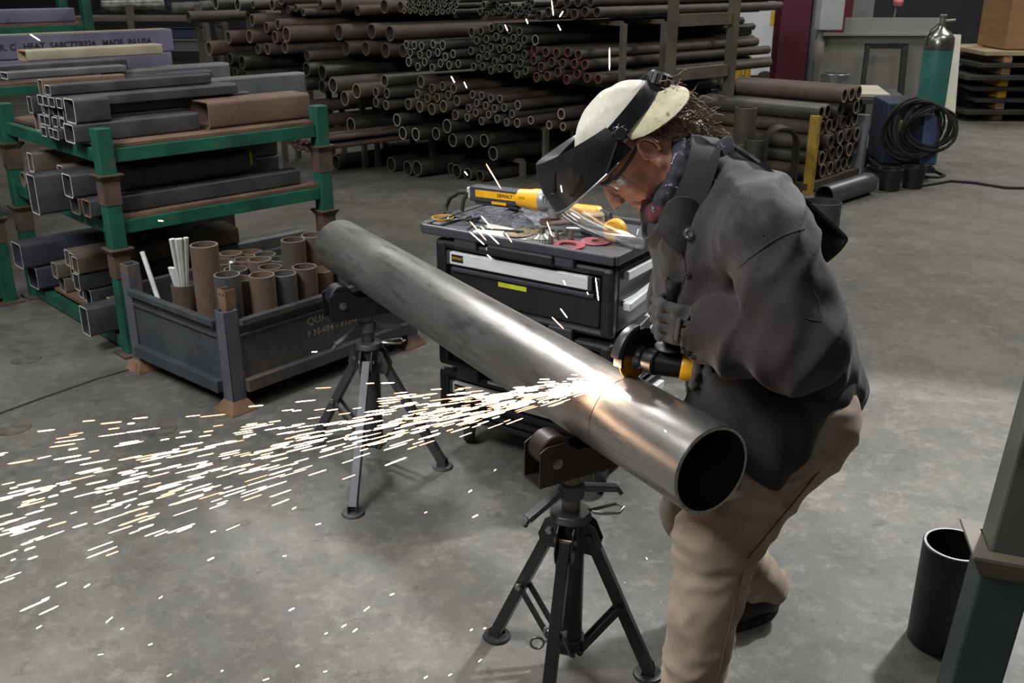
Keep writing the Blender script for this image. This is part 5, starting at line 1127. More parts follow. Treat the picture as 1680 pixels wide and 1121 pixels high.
# the rest of the body, inside the clothes
S = SDF((.0, 1.7, .0), (1.1, 2.8, 1.55), .016)
S.add(S.cap(neck, chest, .06, .11)); S.add(S.cap(chest, mid, .13, .12), .05); S.add(S.cap(mid, pe, .12, .13), .05)
for h, k, a in ((hipL, kneL, ankL), (hipR, kneR, ankR)):
    S.add(S.cap(h, k, .085, .06), .04); S.add(S.cap(k, a, .058, .042), .02); S.add(S.cap(a-UP*.04, a+FV*.14-UP*.05, .035, .03), .02)
for sh_, el_, wr_ in ((shL, elL, wrL), (shR, elR, wrR)):
    S.add(S.cap(chest+(sh_-chest)*.4, sh_, .08, .06), .04); S.add(S.cap(sh_, el_, .055, .045), .02); S.add(S.cap(el_, wr_, .043, .030), .02)
Vb, Fb = biggest(*S.mesh())
def union(Va, Fa, Vc, Fc):
    obs = []
    for v, f in ((Va, Fa), (Vc, Fc)):
        me = bpy.data.meshes.new('u'); me.from_pydata([tuple(p) for p in v.astype(float)], [], [tuple(int(i) for i in q) for q in f]); o = bpy.data.objects.new('u', me); COL.objects.link(o); obs.append(o)
    md = obs[0].modifiers.new('b', 'BOOLEAN'); md.operation = 'UNION'; md.object = obs[1]; md.solver = 'EXACT'
    bpy.context.view_layer.update(); dg = bpy.context.evaluated_depsgraph_get(); me = bpy.data.meshes.new_from_object(obs[0].evaluated_get(dg))
    r = MB(); r.v = [v.co.copy() for v in me.vertices]; r.f = [tuple(p.vertices) for p in me.polygons]; r.m = [0]*len(r.f)
    for o in obs: m_ = o.data; bpy.data.objects.remove(o); bpy.data.meshes.remove(m_)
    bpy.data.meshes.remove(me); return r
ub = union(Vh, Fh, Vb, Fb)
body = ub.build('body', m_skin, wk, smooth=180)
# ---- trousers
m_tan = M('canvas_tan', '#817160', '#988876', '#625446', scale=5, rough=.85, bump=.25, bscale=420, bdist=.001, lo3=.52, hi3=.72, scale3=7, sheen=.1)
def limb_f(p, q, s, a, o=0.0):
    d = (q-p).normalized()
    def g(v):
        w = v-p; along = w.dot(d); r = w-d*along
        u = V(r.x*9+o, r.y*9+along*5, along*15+r.x*14+r.z*6)
        n = 1-abs(mnoise.noise(u*s)); m2 = mnoise.noise(V(v.x*16+o, v.y*16, v.z*9))
        return a*(n*n*1.6-.8)+a*.5*m2
    return g
S = SDF((.22, 1.66, -.01), (1.12, 2.78, 1.05), .010)
S.add(S.cap(hipL, hipR, .125, .12)); S.add(S.cap(hipL+UP*.02, kneL, .124, .100), .05); S.add(S.cap(kneL, ankL, .097, .074), .03)
S.add(S.cap(hipR, kneR, .118, .092), .04); S.add(S.cap(kneR, ankR, .088, .074), .03)
S.add(S.ell(pe-FV*.08-UP*.01, (.10, .15, .11), [tuple(FV), tuple(LV), tuple(UP)]), .05)
S.v = np.maximum(S.v, .075-S.Z)
Vt, Ft = biggest(*S.mesh()); Vt = relax(Vt, Ft, 2, .5)
gk = limb_f(kneL, ankL, 1.0, .0065); gh_ = limb_f(hipL, kneL, .9, .008, 3.1)
Vt = folds(Vt, Ft, lambda v: gh_(v) if v.z > .5 else gk(v)*(1+1.0*max(0, .4-v.z)/.4)); Vt = relax(Vt, Ft, 1, .35)
trs = smesh('trousers', Vt, Ft, m_tan, wk)
m_seam = M('seam_dark', '#4a3b2d', '#5d4c3b', scale=30, rough=.9)
def on_leg(p, q, rad, t, out):   # a point on the outer face of the leg
    c = p+(q-p)*t; return c+out*rad
oo = (LV*.96+FV*-.05).normalized()
pts = [hipL+(kneL-hipL)*t+oo*(.130-.024*t) for t in np.linspace(.2, 1, 8)]+[kneL+(ankL-kneL)*t+oo*(.106-.018*t) for t in np.linspace(.12, .98, 8)]
MB().sweep(pts, .0022, 6).build('outseam', m_seam, trs)
from mathutils.bvhtree import BVHTree
tr_bvh = BVHTree.FromPolygons([Vector(v) for v in Vt.astype(float)], [tuple(int(i) for i in f) for f in Ft])
def patch(bvh, c4, n, lift, name, mat, par, th=.003):
    P = []
    for j in range(n+1):
        row = []
        for i in range(n+1):
            u, v = i/n, j/n; px = (c4[0][0]*(1-u)+c4[1][0]*u)*(1-v)+(c4[3][0]*(1-u)+c4[2][0]*u)*v; py = (c4[0][1]*(1-u)+c4[1][1]*u)*(1-v)+(c4[3][1]*(1-u)+c4[2][1]*u)*v
            h = bvh.ray_cast(EYE, ray(px, py).normalized())[0]
            if h is None: return None
            row.append(h+(EYE-h).normalized()*lift)
        P.append(row)
    return MB().grid(P, thick=th).build(name, mat, par, smooth=60, fix=True)
patch(tr_bvh, [(1283, 745), (1335, 735), (1322, 782), (1285, 790)], 6, .004, 'pocket', m_tan, trs)
# ---- boots
m_boot = M('boot_black', '#17130f', '#241d17', scale=12, rough=.55, bump=.1)
for a, dr_ in ((ankR, V(-.86, -.5, 0).normalized()), (ankL, FV)):
    S = SDF(a+V(-.22, -.22, -.1), a+V(.22, .22, .12), .007); rd = dr_.cross(UP); ax = [tuple(dr_), tuple(rd), tuple(UP)]
    S.add(S.cap(a+UP*.0, a-UP*.03, .046, .048)); S.add(S.ell(a+dr_*.085-UP*.045, (.10, .05, .046), ax), .03); S.add(S.ell(a-dr_*.01-UP*.05, (.065, .045, .045), ax), .02)

    S.v = np.maximum(S.v, .012-S.Z)
    Vq, Fq = biggest(*S.mesh()); bo_ = smesh('boot', relax(Vq, Fq, 1), Fq, m_boot, wk)
    P = []
    for k in range(28):
        an = 2*PI*k/28; P.append((dr_*(.045+.145*math.cos(an)*(1 if math.cos(an) > 0 else .78))+rd*(.052*math.sin(an))))
    sb = MB(); n = len(P); b0 = V(a.x, a.y, .001)
    sb.add([b0+p for p in P]+[b0+p+UP*.024 for p in P], [tuple(range(n))[::-1], tuple(range(n, 2*n))]+[(i, (i+1) % n, n+(i+1) % n, n+i) for i in range(n)]); sb.build('sole', m_rubber, bo_)
# ---- jacket
m_suede = M('suede_grey', '#1f1e20', '#2c2a2c', '#3c3a3e', scale=6, rough=.92, bump=.35, bscale=220, bdist=.002, lo3=.5, hi3=.75, scale3=9, sheen=.08)
m_navyj = M('suede_navy', '#0d0f15', '#14161d', '#1d1b1a', scale=5, rough=.9, bump=.3, bscale=300, bdist=.0015, lo3=.55, hi3=.75, scale3=8, sheen=.05)
m_sleeve = M('sleeve_brown_black', '#151212', '#221d1c', '#382c27', scale=5, rough=.9, bump=.3, bscale=300, bdist=.0015, lo3=.52, hi3=.72, scale3=7, sheen=.05)
S = SDF((.12, 1.56, .60), (1.14, 2.76, 1.58), .0095)
TA = (neck-low).normalized(); TF_ = (FV-TA*FV.dot(TA)).normalized(); TLv = TA.cross(TF_); axT = [tuple(TF_), tuple(LV), tuple(TA)]
S.add(S.cap(neck+V(.03, 0, -.035), chest, .085, .125)); S.add(S.ell(chest+V(.015, .0, -.02), (.135, .235, .15), axT), .05)
S.add(S.cap(chest+V(0, 0, -.03), mid, .145, .165), .05); S.add(S.ell(mid, (.17, .215, .20), axT), .05)
S.add(S.cap(mid, low, .165, .165), .05); S.add(S.ell(low, (.185, .22, .14), axT), .04)
S.add(S.cap(low+V(0, 0, .03), pe+V(.015, 0, .075), .17, .175), .05)
S.add(S.cap(Yp(1325, 590, 2.18), Yp(1392, 642, 2.20), .085, .040), .05)      # flared tail
S.add(S.cap(chest+LV*.10+V(.02, 0, .0), shL+V(-.01, .03, .01), .115, .098), .035)
S.add(S.cap(chest-LV*.10, shR, .11, .10), .04); S.add(S.cap(shR, elR, .092, .080), .015); S.add(S.cap(elR, wrR, .078, .058), .025)
T_ = S.v; S.v = np.full(S.X.shape, 9.0, np.float32)
S.add(S.cap(shL, elL, .092, .100)); S.add(S.cap(elL, wrL+(elL-wrL)*.30, .102, .086), .02); S.add(S.cap(wrL+(elL-wrL)*.32, wrL+(elL-wrL)*.03, .086, .068), .015)
S.add(T_, .010)
S.cut(S.cap(wrL+(elL-wrL)*.02, wrL-(elL-wrL)*.3, .056, .056), .006)
Vj, Fj = biggest(*S.mesh()); Vj = relax(Vj, Fj, 2, .5)
ga, gb_, gt = limb_f(elL, wrL, .8, .016, 1.7), limb_f(shL, elL, .75, .013, 4.2), limb_f(chest, low, .5, .014, 8.0)
def jf(v):
    dA = (v-(elL+wrL)/2).length; dB = (v-(shL+elL)/2).length; dT = (v-mid).length+.08
    wA, wB, wT = 1/(dA**4+1e-4), 1/(dB**4+1e-4), 1/(dT**4+1e-4); s = wA+wB+wT
    return (ga(v)*wA+gb_(v)*wB+gt(v)*wT)/s+(.0035*nz(v, 20)+.0025*(1-2*abs(nz(v, 13, 5))))
Vj = folds(Vj, Fj, jf); Vj = relax(Vj, Fj, 1, .3)
L2 = lambda a, p, q: np.linalg.norm(a-(np.array(p)+np.clip(((a-np.array(p))@(np.array(q)-np.array(p)))/((np.array(q)-np.array(p))@(np.array(q)-np.array(p))), 0, 1)[:, None]*(np.array(q)-np.array(p))), axis=1)
sm = lambda x, a, b: np.clip((x-a)/(b-a), 0, 1)
wob_ = np.array([nz(Vector(v), 9)*.05 for v in Vj.astype(float)])
zone_navy = sm(Vj[:, 2]+wob_, 1.02, .90)
zone_slv = np.maximum(sm(L2(Vj, elL, wrL)+wob_, .155, .115), sm(L2(Vj, shL+(elL-shL)*.55, elL)+wob_, .15, .105))*(Vj[:, 1] < 2.10)
jk = smesh('jacket', Vj, Fj, [m_suede], wk)
def zoned(name, base, layers):
    m = base.copy(); m.name = name; nt = m.node_tree; N = nt.nodes; b_ = N['Principled BSDF']; src = b_.inputs['Base Color'].links[0].from_socket
    for at, (ca, cb_2) in layers:
        an = N.new('ShaderNodeAttribute'); an.attribute_name = at; n_ = N.new('ShaderNodeTexNoise'); n_.inputs['Scale'].default_value = 7; n_.inputs['Detail'].default_value = 8
        mx = N.new('ShaderNodeMix'); mx.data_type = 'RGBA'; mx.inputs['A'].default_value = srgb(ca); mx.inputs['B'].default_value = srgb(cb_2); nt.links.new(n_.outputs['Fac'], mx.inputs['Factor'])
        m2 = N.new('ShaderNodeMix'); m2.data_type = 'RGBA'; nt.links.new(an.outputs['Fac'], m2.inputs['Factor']); nt.links.new(src, m2.inputs['A']); nt.links.new(mx.outputs['Result'], m2.inputs['B']); src = m2.outputs['Result']
    nt.links.new(src, b_.inputs['Base Color']); return m
for at, arr in (('navy', zone_navy), ('sleeve', zone_slv)):
    a_ = jk.data.attributes.new(at, 'FLOAT', 'POINT'); a_.data.foreach_set('value', np.ascontiguousarray(arr, dtype=np.float32))
jk.data.materials[0] = zoned('suede_zoned', m_suede, (('navy', ('#0b0d13', '#171920')), ('sleeve', ('#120f0f', '#2e2522'))))
def ring_pts(c, nrm, r, n=28, sq=1.0):
    x, y, _ = basis(nrm); return [c+x*math.cos(2*PI*k/n)*r+y*math.sin(2*PI*k/n)*r*sq for k in range(n+1)]
# apron-like front panel of the jacket
def cr(P, t):
    n = len(P)-1; f = min(max(t*n, 0), n-1e-6); i = int(f); u = f-i; a, b, c, d = P[max(i-1, 0)], P[i], P[i+1], P[min(i+2, n)]
    return ((b*2)+(c-a)*u+(a*2-b*5+c*4-d)*u*u+(b*3-a-c*3+d)*u*u*u)*.5
top = [Yp(*q) for q in ((1120, 600, 2.16), (1175, 612, 2.03), (1250, 622, 1.975), (1325, 625, 2.0), (1395, 600, 2.12))]
bot = [Yp(*q) for q in ((1122, 662, 2.14), (1185, 735, 2.02), (1272, 802, 1.955), (1328, 738, 1.985), (1385, 672, 2.10))]
P = []
for j in range(15):
    row = []
    for i in range(33):
        a, b = cr(top, i/32), cr(bot, i/32); t = j/14; q = a+(b-a)*t+LV*(.022*math.sin(PI*t)+.009*t*math.sin(i*.9)+.006*nz(a+(b-a)*t, 14)); row.append(q)
    P.append(row)
MB().grid(P, thick=.004).build('front_skirt', m_navyj, jk, smooth=70, fix=True)
# leather back flap
nb = [Yp(1245, 268, 2.10), Yp(1300, 312, 2.10), Yp(1345, 352, 2.10), Yp(1384, 388, 2.10), Yp(1386, 398, 2.10), Yp(1372, 415, 2.10), Yp(1352, 431, 2.10)]
P = [[cr(nb, t/18)-LV*(.36*j/10)+UP*(.03*math.sin(PI*j/10))*(1-t/25) for j in range(11)] for t in range(19)]
MB().grid(P, thick=.006).build('back_flap', m_suede, jk, smooth=60, fix=True)
# seams, snaps
m_thread = M('seam_suede', '#322e2c', '#242120', scale=40, rough=.95)
axA = (elL-shL).normalized()
def surf(p, d):      # drop a point on the jacket from outside along d
    dg = None; return jk_bvh.ray_cast(p-d*.4, d)[0]
jk_bvh = BVHTree.FromPolygons([Vector(v) for v in Vj.astype(float)], [tuple(int(i) for i in f) for f in Fj])
def seam(pix, name='seam', r=.0028, mat=None):
    pts = []
    for px, py in pix:
        d = ray(px, py).normalized(); h = jk_bvh.ray_cast(EYE, d)[0]
        if h is not None and h.z > .3: pts.append(h-d*.0005)
    if len(pts) > 2: MB().sweep(pts, r, 6).build(name, mat or m_thread, jk)
seam([(1215+105*t, 437-62*t-10*math.sin(PI*t)) for t in np.linspace(0, 1, 14)], 'shoulder_seam', .0022)
seam([(1172+80*t, 296+90*t-12*math.sin(PI*t)) for t in np.linspace(0, 1, 12)], 'yoke_seam', .002)
seam([(1113+12*math.sin(3*t), 400+80*t) for t in np.linspace(0, 1, 8)], 'front_seam', .002)
def snap(px, py, r):
    d = ray(px, py).normalized(); h, n, _, _ = jk_bvh.ray_cast(EYE, d)
    if h is not None: MB().lathe([(1e-4, .003), (r*.25, .003), (r*.35, .0055), (r*.6, .0055), (r*.75, .003), (r, .003), (r, -.002)], h, n, 20).build('snap_button', m_bolt if r > .01 else m_black, jk)
snap(1129, 451, .0075)
pt = [(1300, 480), (1340, 482), (1347, 500), (1346, 528), (1300, 520)]
seam([(1298, 512), (1320, 522), (1345, 528), (1347, 510), (1343, 492), (1335, 478)], 'patch_edge', .0014)
# collar: standing band round the neck with a lapel tip
cb_, ct_ = Yp(1126, 316, 2.2), Yp(1089, 301, 2.2); cn = (ct_-cb_).normalized(); cx = (UP-cn*UP.dot(cn)).normalized(); cy = cn.cross(cx)
if cy.dot(LV) < 0: cy = -cy
P = []
for j in range(8):
    t = j/7; row = []
    for k in range(37):
        a = 2*PI*k/36; ca, sa = math.cos(a), math.sin(a)
        r = .150-.016*t+.004*math.sin(3*a); lap = max(0, -ca)**3      # a=180deg is the throat side
        row.append(cb_+cn*(.062*t-.012+.012*lap*t)+cx*(r*ca*(.92 if ca > 0 else .98))+cy*(r*.90*sa)+LV*(.02*lap))
    P.append(row)
col_o = MB().grid(P, thick=-.007).build('collar', m_suede, jk, smooth=60, fix=True)
h = Yp(1131, 383, 2.06); nn = (EYE-h).normalized()
lp = MB(); P = []
for j in range(9):
    row = []
    for i in range(9):
        u, v = i/4-1, j/4-1; uu, vv = u*math.sqrt(1-v*v/2), v*math.sqrt(1-u*u/2); row.append(Yp(1119+37*uu-5*vv, 366+44*vv+6*uu, 2.085-.014*(1-uu*uu)))
    P.append(row)
MB().grid(P, thick=.006).build('collar_tab', m_suede, jk, smooth=60, fix=True)
MB().lathe([(1e-4, .010), (.0045, .010), (.006, .012), (.0085, .012), (.0105, .009), (.0125, .009), (.014, .005), (.014, -.004)], h, nn, 24).build('snap_button', m_bolt, jk)
# ---- bandana
m_band = M('bandana', '#0e1018', '#171a26', '#9a9aa8', scale=9, rough=.8, lo3=.60, hi3=.64, scale3=55, bump=.15, bscale=90)
m_band2 = M('bandana_red', '#131420', '#5a2030', '#7fb0ae', scale=22, rough=.8, lo3=.62, hi3=.66, scale3=48)
S = SDF(neck+V(-.2, -.2, -.2), neck+V(.2, .2, .2), .006)
bc = Yp(1103, 300, 2.2); rp = ring_pts(bc, cn, .082, 20)
for i in range(20): S.add(S.cap(rp[i]-cn*.022, rp[i+1]-cn*.022, .030, .030), .012); S.add(S.cap(rp[i]+cn*.014, rp[i+1]+cn*.014, .022, .022), .01)
Vq, Fq = biggest(*S.mesh()); Vq = relax(Vq, Fq, 1); Vq = folds(Vq, Fq, lambda v: .006*nz(v, 30)+.004*nz(v, 60, 4)); fq = Vq[Fq].mean(1)
bd_ = smesh('bandana', Vq, Fq, [m_band, m_band2], wk, (fq[:, 2] < bc.z-.035).astype(int))
k0 = Yp(1128, 240, 2.17)
P = [[k0+(Yp(1196, 226, 2.14)-k0)*(i/8)+LV*((.05*(j/6-.5))*(1-.2*i/8))+UP*(.012*math.sin(PI*j/6)+.010*math.sin(i*.9)-.014*(i/8)**2+(-.018 if j in (0, 6) else 0)) for j in range(7)] for i in range(9)]
MB().grid(P, thick=.004).build('knot_tail', m_band, bd_, smooth=60, fix=True)
# ---- hair
m_hair = M('hair_brown', '#6a5644', '#97836d', '#46362a', scale=60, rough=.6, lo3=.5, hi3=.6)
hm = MB(); hr_ = random.Random(5)
S = SDF(hb[0], hb[1], .005); S.add(E_((-.066, .0, -.012), (.050, .070, .060))); S.add(E_((-.042, .052, -.050), (.034, .026, .052)), .02); S.add(E_((-.045, -.05, -.045), (.03, .02, .05)), .02); S.add(E_((-.078, 0, -.055), (.035, .055, .045)), .02)
Vq, Fq = biggest(*S.mesh()); Vq = folds(Vq, Fq, lambda v: .005*nz(v, 70)+.003*nz(v, 130)); hair = smesh('hair', Vq, Fq, m_hair, wk)
for k in range(420):
    u = hr_.uniform(-.105, .045); side = hr_.choice((1, 1, 1, -1)); f = hr_.uniform(-.105, -.026); l = side*hr_.uniform(.035, .072)*(1 if f > -.08 else .7)
    if hr_.random() < .3: f = hr_.uniform(-.125, -.09); l = hr_.uniform(-.05, .06); u = hr_.uniform(-.04, .06)
    p = hp(f, l, u); d = (HF*(-.55+hr_.uniform(-.3, .3))+HU*(-.5+hr_.uniform(-.4, .4))+HL*(side*.35)).normalized(); ln = hr_.uniform(.035, .085)
    x, y, _ = basis(d); ph = hr_.uniform(0, 6.28); cr_ = hr_.uniform(.003, .008); pts = []
    for i in range(9):
        t = i/8; pts.append(p+d*ln*t+(x*math.cos(ph+t*8)+y*math.sin(ph+t*8))*cr_*min(1, t*2)-UP*.018*t*t)
    hm.sweep(pts, [.0011*(1-.6*i/8)+.0002 for i in range(9)], 4, cap=False)
hm.build('curl', m_hair, hair)['kind'] = 'stuff'
# ---- cap worn backwards
m_cap = M('cap_cream', '#b5b2a6', '#a09d91', '#c6c3ba', scale=12, rough=.9, bump=.25, bscale=300, bdist=.001)
m_brim = M('brim_speckled', '#b3ad92', '#9d977c', '#6b674f', scale=30, rough=.9, lo3=.60, hi3=.64, scale3=50, bump=.2)
S = SDF(hb[0]+V(-.03, -.03, -.0), hb[1]+V(.03, .03, .03), .0045)
S.add(E_((-.006, 0, .044), (.112, .089, .094))); pl_ = (S.X-hp(0, 0, .050)[0])*HU.x+(S.Y-hp(0, 0, .050)[1])*HU.y+(S.Z-hp(0, 0, .050)[2])*HU.z
fl_ = (S.X-HO[0])*HF.x+(S.Y-HO[1])*HF.y+(S.Z-HO[2])*HF.z
S.v = np.maximum(S.v, -(pl_-fl_*.10)); S.v = np.maximum(S.v, -E_((-.006, 0, .042), (.106, .083, .088)))
Vq, Fq = biggest(*S.mesh()); Vq = relax(Vq, Fq, 1); Vq = folds(Vq, Fq, lambda v: .003*nz(v, 18)+.002*nz(v, 40, 2)); cap_o = smesh('cap', Vq, Fq, m_cap, wk)
P = []
for i in range(9):
    t = i/8; row = []
    for k in range(25):
        a = math.radians(90+95*k/24); r0 = 1.0+.0*t; w = math.sin(PI*k/24)**.55
        f = (-.004+.114*math.cos(a)); l = .091*math.sin(a)
        out = V(math.cos(math.radians(128)), math.sin(math.radians(128)), 0)
        f += out.x*.048*t*w; l += out.y*.052*t*w; u = .052-.052*t*w-.008*t*(1-w)
        row.append(hp(f, l, u))
    P.append(row)
MB().grid(P, thick=.004).build('brim', m_brim, cap_o, smooth=60, fix=True)
# ---- safety glasses
sg = MB()
for s in (-1, 1):
    sg.sweep([hp(.094, s*.006, .020), hp(.096, s*.022, .028), hp(.088, s*.050, .026), hp(.070, s*.066, .020), hp(.03, s*.078, .022), hp(-.005, s*.080, .026)], .0045, 8)
sg.sweep([hp(.097, -.02, .030), hp(.100, 0, .026), hp(.097, .02, .030)], .004, 8)
gl = sg.build('safety_glasses', M('smoke_frame', '#23272b', '#2c3035', scale=20, rough=.3), wk)
def clear(name, tint, rough=.03, ior=1.12, mixf=.12):
    m = bpy.data.materials.new(name); m.use_nodes = True; nt = m.node_tree; N = nt.nodes; N.remove(N['Principled BSDF'])
    tr = N.new('ShaderNodeBsdfTransparent'); tr.inputs['Color'].default_value = tint
    gs = N.new('ShaderNodeBsdfGlossy'); gs.inputs['Roughness'].default_value = rough; gs.inputs['Color'].default_value = (.9, .92, .95, 1)
    fr = N.new('ShaderNodeLayerWeight'); fr.inputs['Blend'].default_value = .25
    mp = N.new('ShaderNodeMapRange'); mp.inputs['To Min'].default_value = .03; mp.inputs['To Max'].default_value = .55; nt.links.new(fr.outputs['Fresnel'], mp.inputs['Value'])
    mx = N.new('ShaderNodeMixShader'); nt.links.new(mp.outputs['Result'], mx.inputs['Fac']); nt.links.new(tr.outputs[0], mx.inputs[1]); nt.links.new(gs.outputs[0], mx.inputs[2])
    nt.links.new(mx.outputs[0], N['Material Output'].inputs['Surface']); return m
P = [[hp(.096-.030*abs(math.sin(a))**2*1.3, .070*math.sin(a), .030-.036*j/4) for a in np.linspace(-1.15, 1.15, 19)] for j in range(5)]
MB().grid(P).build('lens', clear('lens_smoke', (.62, .66, .70, 1)), gl, smooth=60)
# ---- face shield
fs = MB(); m_sh = M('shield_black', '#17181a', '#202124', scale=8, rough=.32)
def arc(fr, sd, u_f, u_s, n=33, f0=-.005, amax=88):
    out = []
    for k in range(n):
        a = math.radians(-amax+2*amax*k/(n-1)); c, s = math.cos(a), math.sin(a)
        out.append(hp(f0+(fr-f0)*max(c, 0)**.75, sd*s, u_s+(u_f-u_s)*max(c, 0)**.8))
    return out
rows = [(.118, .098, .130, .098), (.140, .106, .158, .094), (.162, .111, .140, .078), (.180, .113, .112, .062), (.193, .114, .080, .044), (.197, .1145, .066, .034)]
P = [arc(*r) for r in rows]
shd = thing('face_shield', hp(0, 0, .1), '', ''); del shd['label']; del shd['category']; shd.parent = wk; shd.location = hp(0, 0, .1)-wk.location
MB().grid(P, thick=-.0035).build('crown_guard', m_sh, shd, smooth=50, fix=True)
for s in (-1, 1):
    for (f0, u0, l0, f1, u1, l1) in ((.125, .128, .072, .165, .105, .060), (.105, .085, .098, .150, .075, .078)): MB().bar(hp(f0, s*l0, u0), hp(f1, s*l1, u1), .010, .012, up=HL*s).build('ridge', m_sh, shd, smooth=0, bevel=.003)
vr = [(.195, .115, .070, .036), (.197, .116, .045, .010), (.196, .117, .010, -.016), (.190, .117, -.030, -.042), (.180, .116, -.070, -.066), (.168, .112, -.108, -.088)]
P = [arc(*r, amax=80, f0=.012) for r in vr]
m_vis = clear('visor_clear', (.93, .94, .95, 1), .02)
MB().grid(P).build('visor', m_vis, shd, smooth=60)
ed = MB(); ed.sweep(P[-1], .0016, 6).sweep([r[0] for r in P], .0012, 6).sweep([r[-1] for r in P], .0012, 6); ed.build('visor_edge', clear('visor_rim', (.75, .78, .8, 1), .1), shd)
MB().sweep(arc(*vr[0], amax=84, f0=.012), .0028, 6).build('visor_seam', M('seam_silver', '#8d8f92', '#77797c', scale=30, rough=.3, metal=.5), shd)
hb_ = MB()
P = [[hp(-.004+.122*math.cos(a), .099*math.sin(a), .074+.034*j/3-.030*(1-math.cos(a))/2) for a in np.linspace(0, 2*PI, 49)] for j in range(4)]
hb_.grid(P, thick=.003); hb_.build('headband', m_sh, shd, smooth=60, fix=True)
for s in (-1, 1):
    kp = hp(.0, s*.112, .072); kn = MB(); kn.lathe([(1e-4, .016), (.012, .016), (.015, .012), (.016, .0), (.010, -.006), (1e-4, -.006)], kp, HL*s, 20)
    for q in range(8): a = 2*PI*q/8; kn.cyl(kp+(HF*math.cos(a)+HU*math.sin(a))*.015, kp+(HF*math.cos(a)+HU*math.sin(a))*.015+HL*s*.013, .0042, n=8)
    kn.build('pivot_knob', m_black, shd)
    MB().bar(hp(-.002, s*.108, .072), hp(.075, s*.112, .050), .006, .026, up=HL*s).build('side_bracket', m_sh, shd, smooth=0, bevel=.004)
kp = hp(-.112, .03, .052); kd = (-HF*.95+HU*.3).normalized(); kn = MB(); kn.lathe([(1e-4, .034), (.022, .034), (.026, .029), (.026, .006), (.018, .0), (1e-4, .0)], kp, kd, 24); xk, yk, _ = basis(kd)
for q in range(12): a = 2*PI*q/12; kn.cyl(kp+kd*.008+(xk*math.cos(a)+yk*math.sin(a))*.0255, kp+kd*.028+(xk*math.cos(a)+yk*math.sin(a))*.0255, .0035, n=6)
kn.build('ratchet_knob', m_black, shd)
MB().obox(kp-kd*.006, xk*.030, yk*.022, kd*.007).build('ratchet_base', m_sh, shd, smooth=0, bevel=.005)
# ---- gloves
m_glove = M('glove_grey', '#2b2928', '#3b3836', '#4a4542', scale=22, rough=.85, bump=.3, bscale=320, bdist=.001, sheen=.05)
def fist(c, h, q, x, wrist, name, R=.0175, thumb_up=True):
    # c handle centre, h along the handle toward the index side, q = side where knuckles sit, x = toward the wrist
    S = SDF(c-V(.15, .15, .13), c+V(.15, .15, .13), .0028)
    for k, (o, r, ln) in enumerate(((.040, .0125, 1.0), (.0145, .0132, 1.08), (-.011, .0128, 1.0), (-.036, .0112, .86))):
        b = c+h*o
        pts = [b+q*.032+x*.036, b+q*(.036)-x*.004, b+q*.018-x*(.034*ln), b-q*.016-x*(.032*ln), b-q*(.032)-x*.004]
        for i in range(4): S.add(S.cap(pts[i], pts[i+1], r*(1.04-.05*i), r*(1.0-.05*i)), .0035 if i else .006)
        S.add(S.ell(pts[1]+q*.003, (.0125, .0125, .0125)), .006)
    S2 = SDF(c-V(.15, .15, .13), c+V(.15, .15, .13), .0028)
    for o in (.034, .012, -.010, -.030): S2.add(S2.cap(c+h*o+q*.030+x*.034, c+h*o*.85+q*.010+x*.078, .0165, .018), .012)
    S2.add(S2.ell(c+q*.012+x*.056, (.032, .044, .024), [tuple(x), tuple(h), tuple(q)]), .012)
    S2.add(S2.cap(c+x*.07+q*.008, wrist, .034, .038), .02)

    S.add(S2.v, .006)
    T0, T1, T2, T3 = c+x*.050+h*.030-q*.004, c+x*.030+h*.050-q*.022, c+x*.002+h*.058-q*.030, c-x*.022+h*.050-q*.020
    if not thumb_up: T1, T2, T3 = c+x*.028+h*.038-q*.030, c+x*.002+h*.030-q*.036, c-x*.022+h*.022-q*.030
    S.add(S.cap(T0, T1, .018, .0155), .010); S.add(S.cap(T1, T2, .0150, .0140), .004); S.add(S.cap(T2, T3, .0138, .0115), .003)
    Vq, Fq = biggest(*S.mesh()); Vq = relax(Vq, Fq, 1, .4); Vq = folds(Vq, Fq, lambda v: .0012*nz(v, 70)+.0007*nz(v, 150, 3))
    return smesh(name, Vq, Fq, m_glove, wk)
hc = HK+HD*.076; qd = (EYE-hc); qd = (qd-HD*qd.dot(HD)).normalized(); xd = HD.cross(qd).normalized(); xd = xd if xd.x > 0 else -xd
gq = (qd*.86-xd*.5).normalized(); gx_ = (xd*.86+qd*.5).normalized()
gL = fist(hc, HD, gq, gx_, wrL+(elL-wrL)*.02, 'glove')
MB().bar(hc+gq*.050+gx_*.046-HD*.026, hc+gq*.048+gx_*.048+HD*.030, .012, .006, up=gq).build('knuckle_pad', M('pad_teal_black', '#1c2524', '#262f2e', scale=30, rough=.6), gL, smooth=0, bevel=.003)
h2 = GB; c2 = HC+GB*.150; q2 = (-UP*.55+s_*.0+V(0, -.45, 0)).normalized(); q2 = (q2-h2*q2.dot(h2)).normalized(); x2 = q2.cross(h2).normalized()
if x2.dot(wrR-c2) < 0: x2 = -x2
fist(c2, -h2, q2, x2, wrR+(elR-wrR)*.1, 'glove', thumb_up=False)
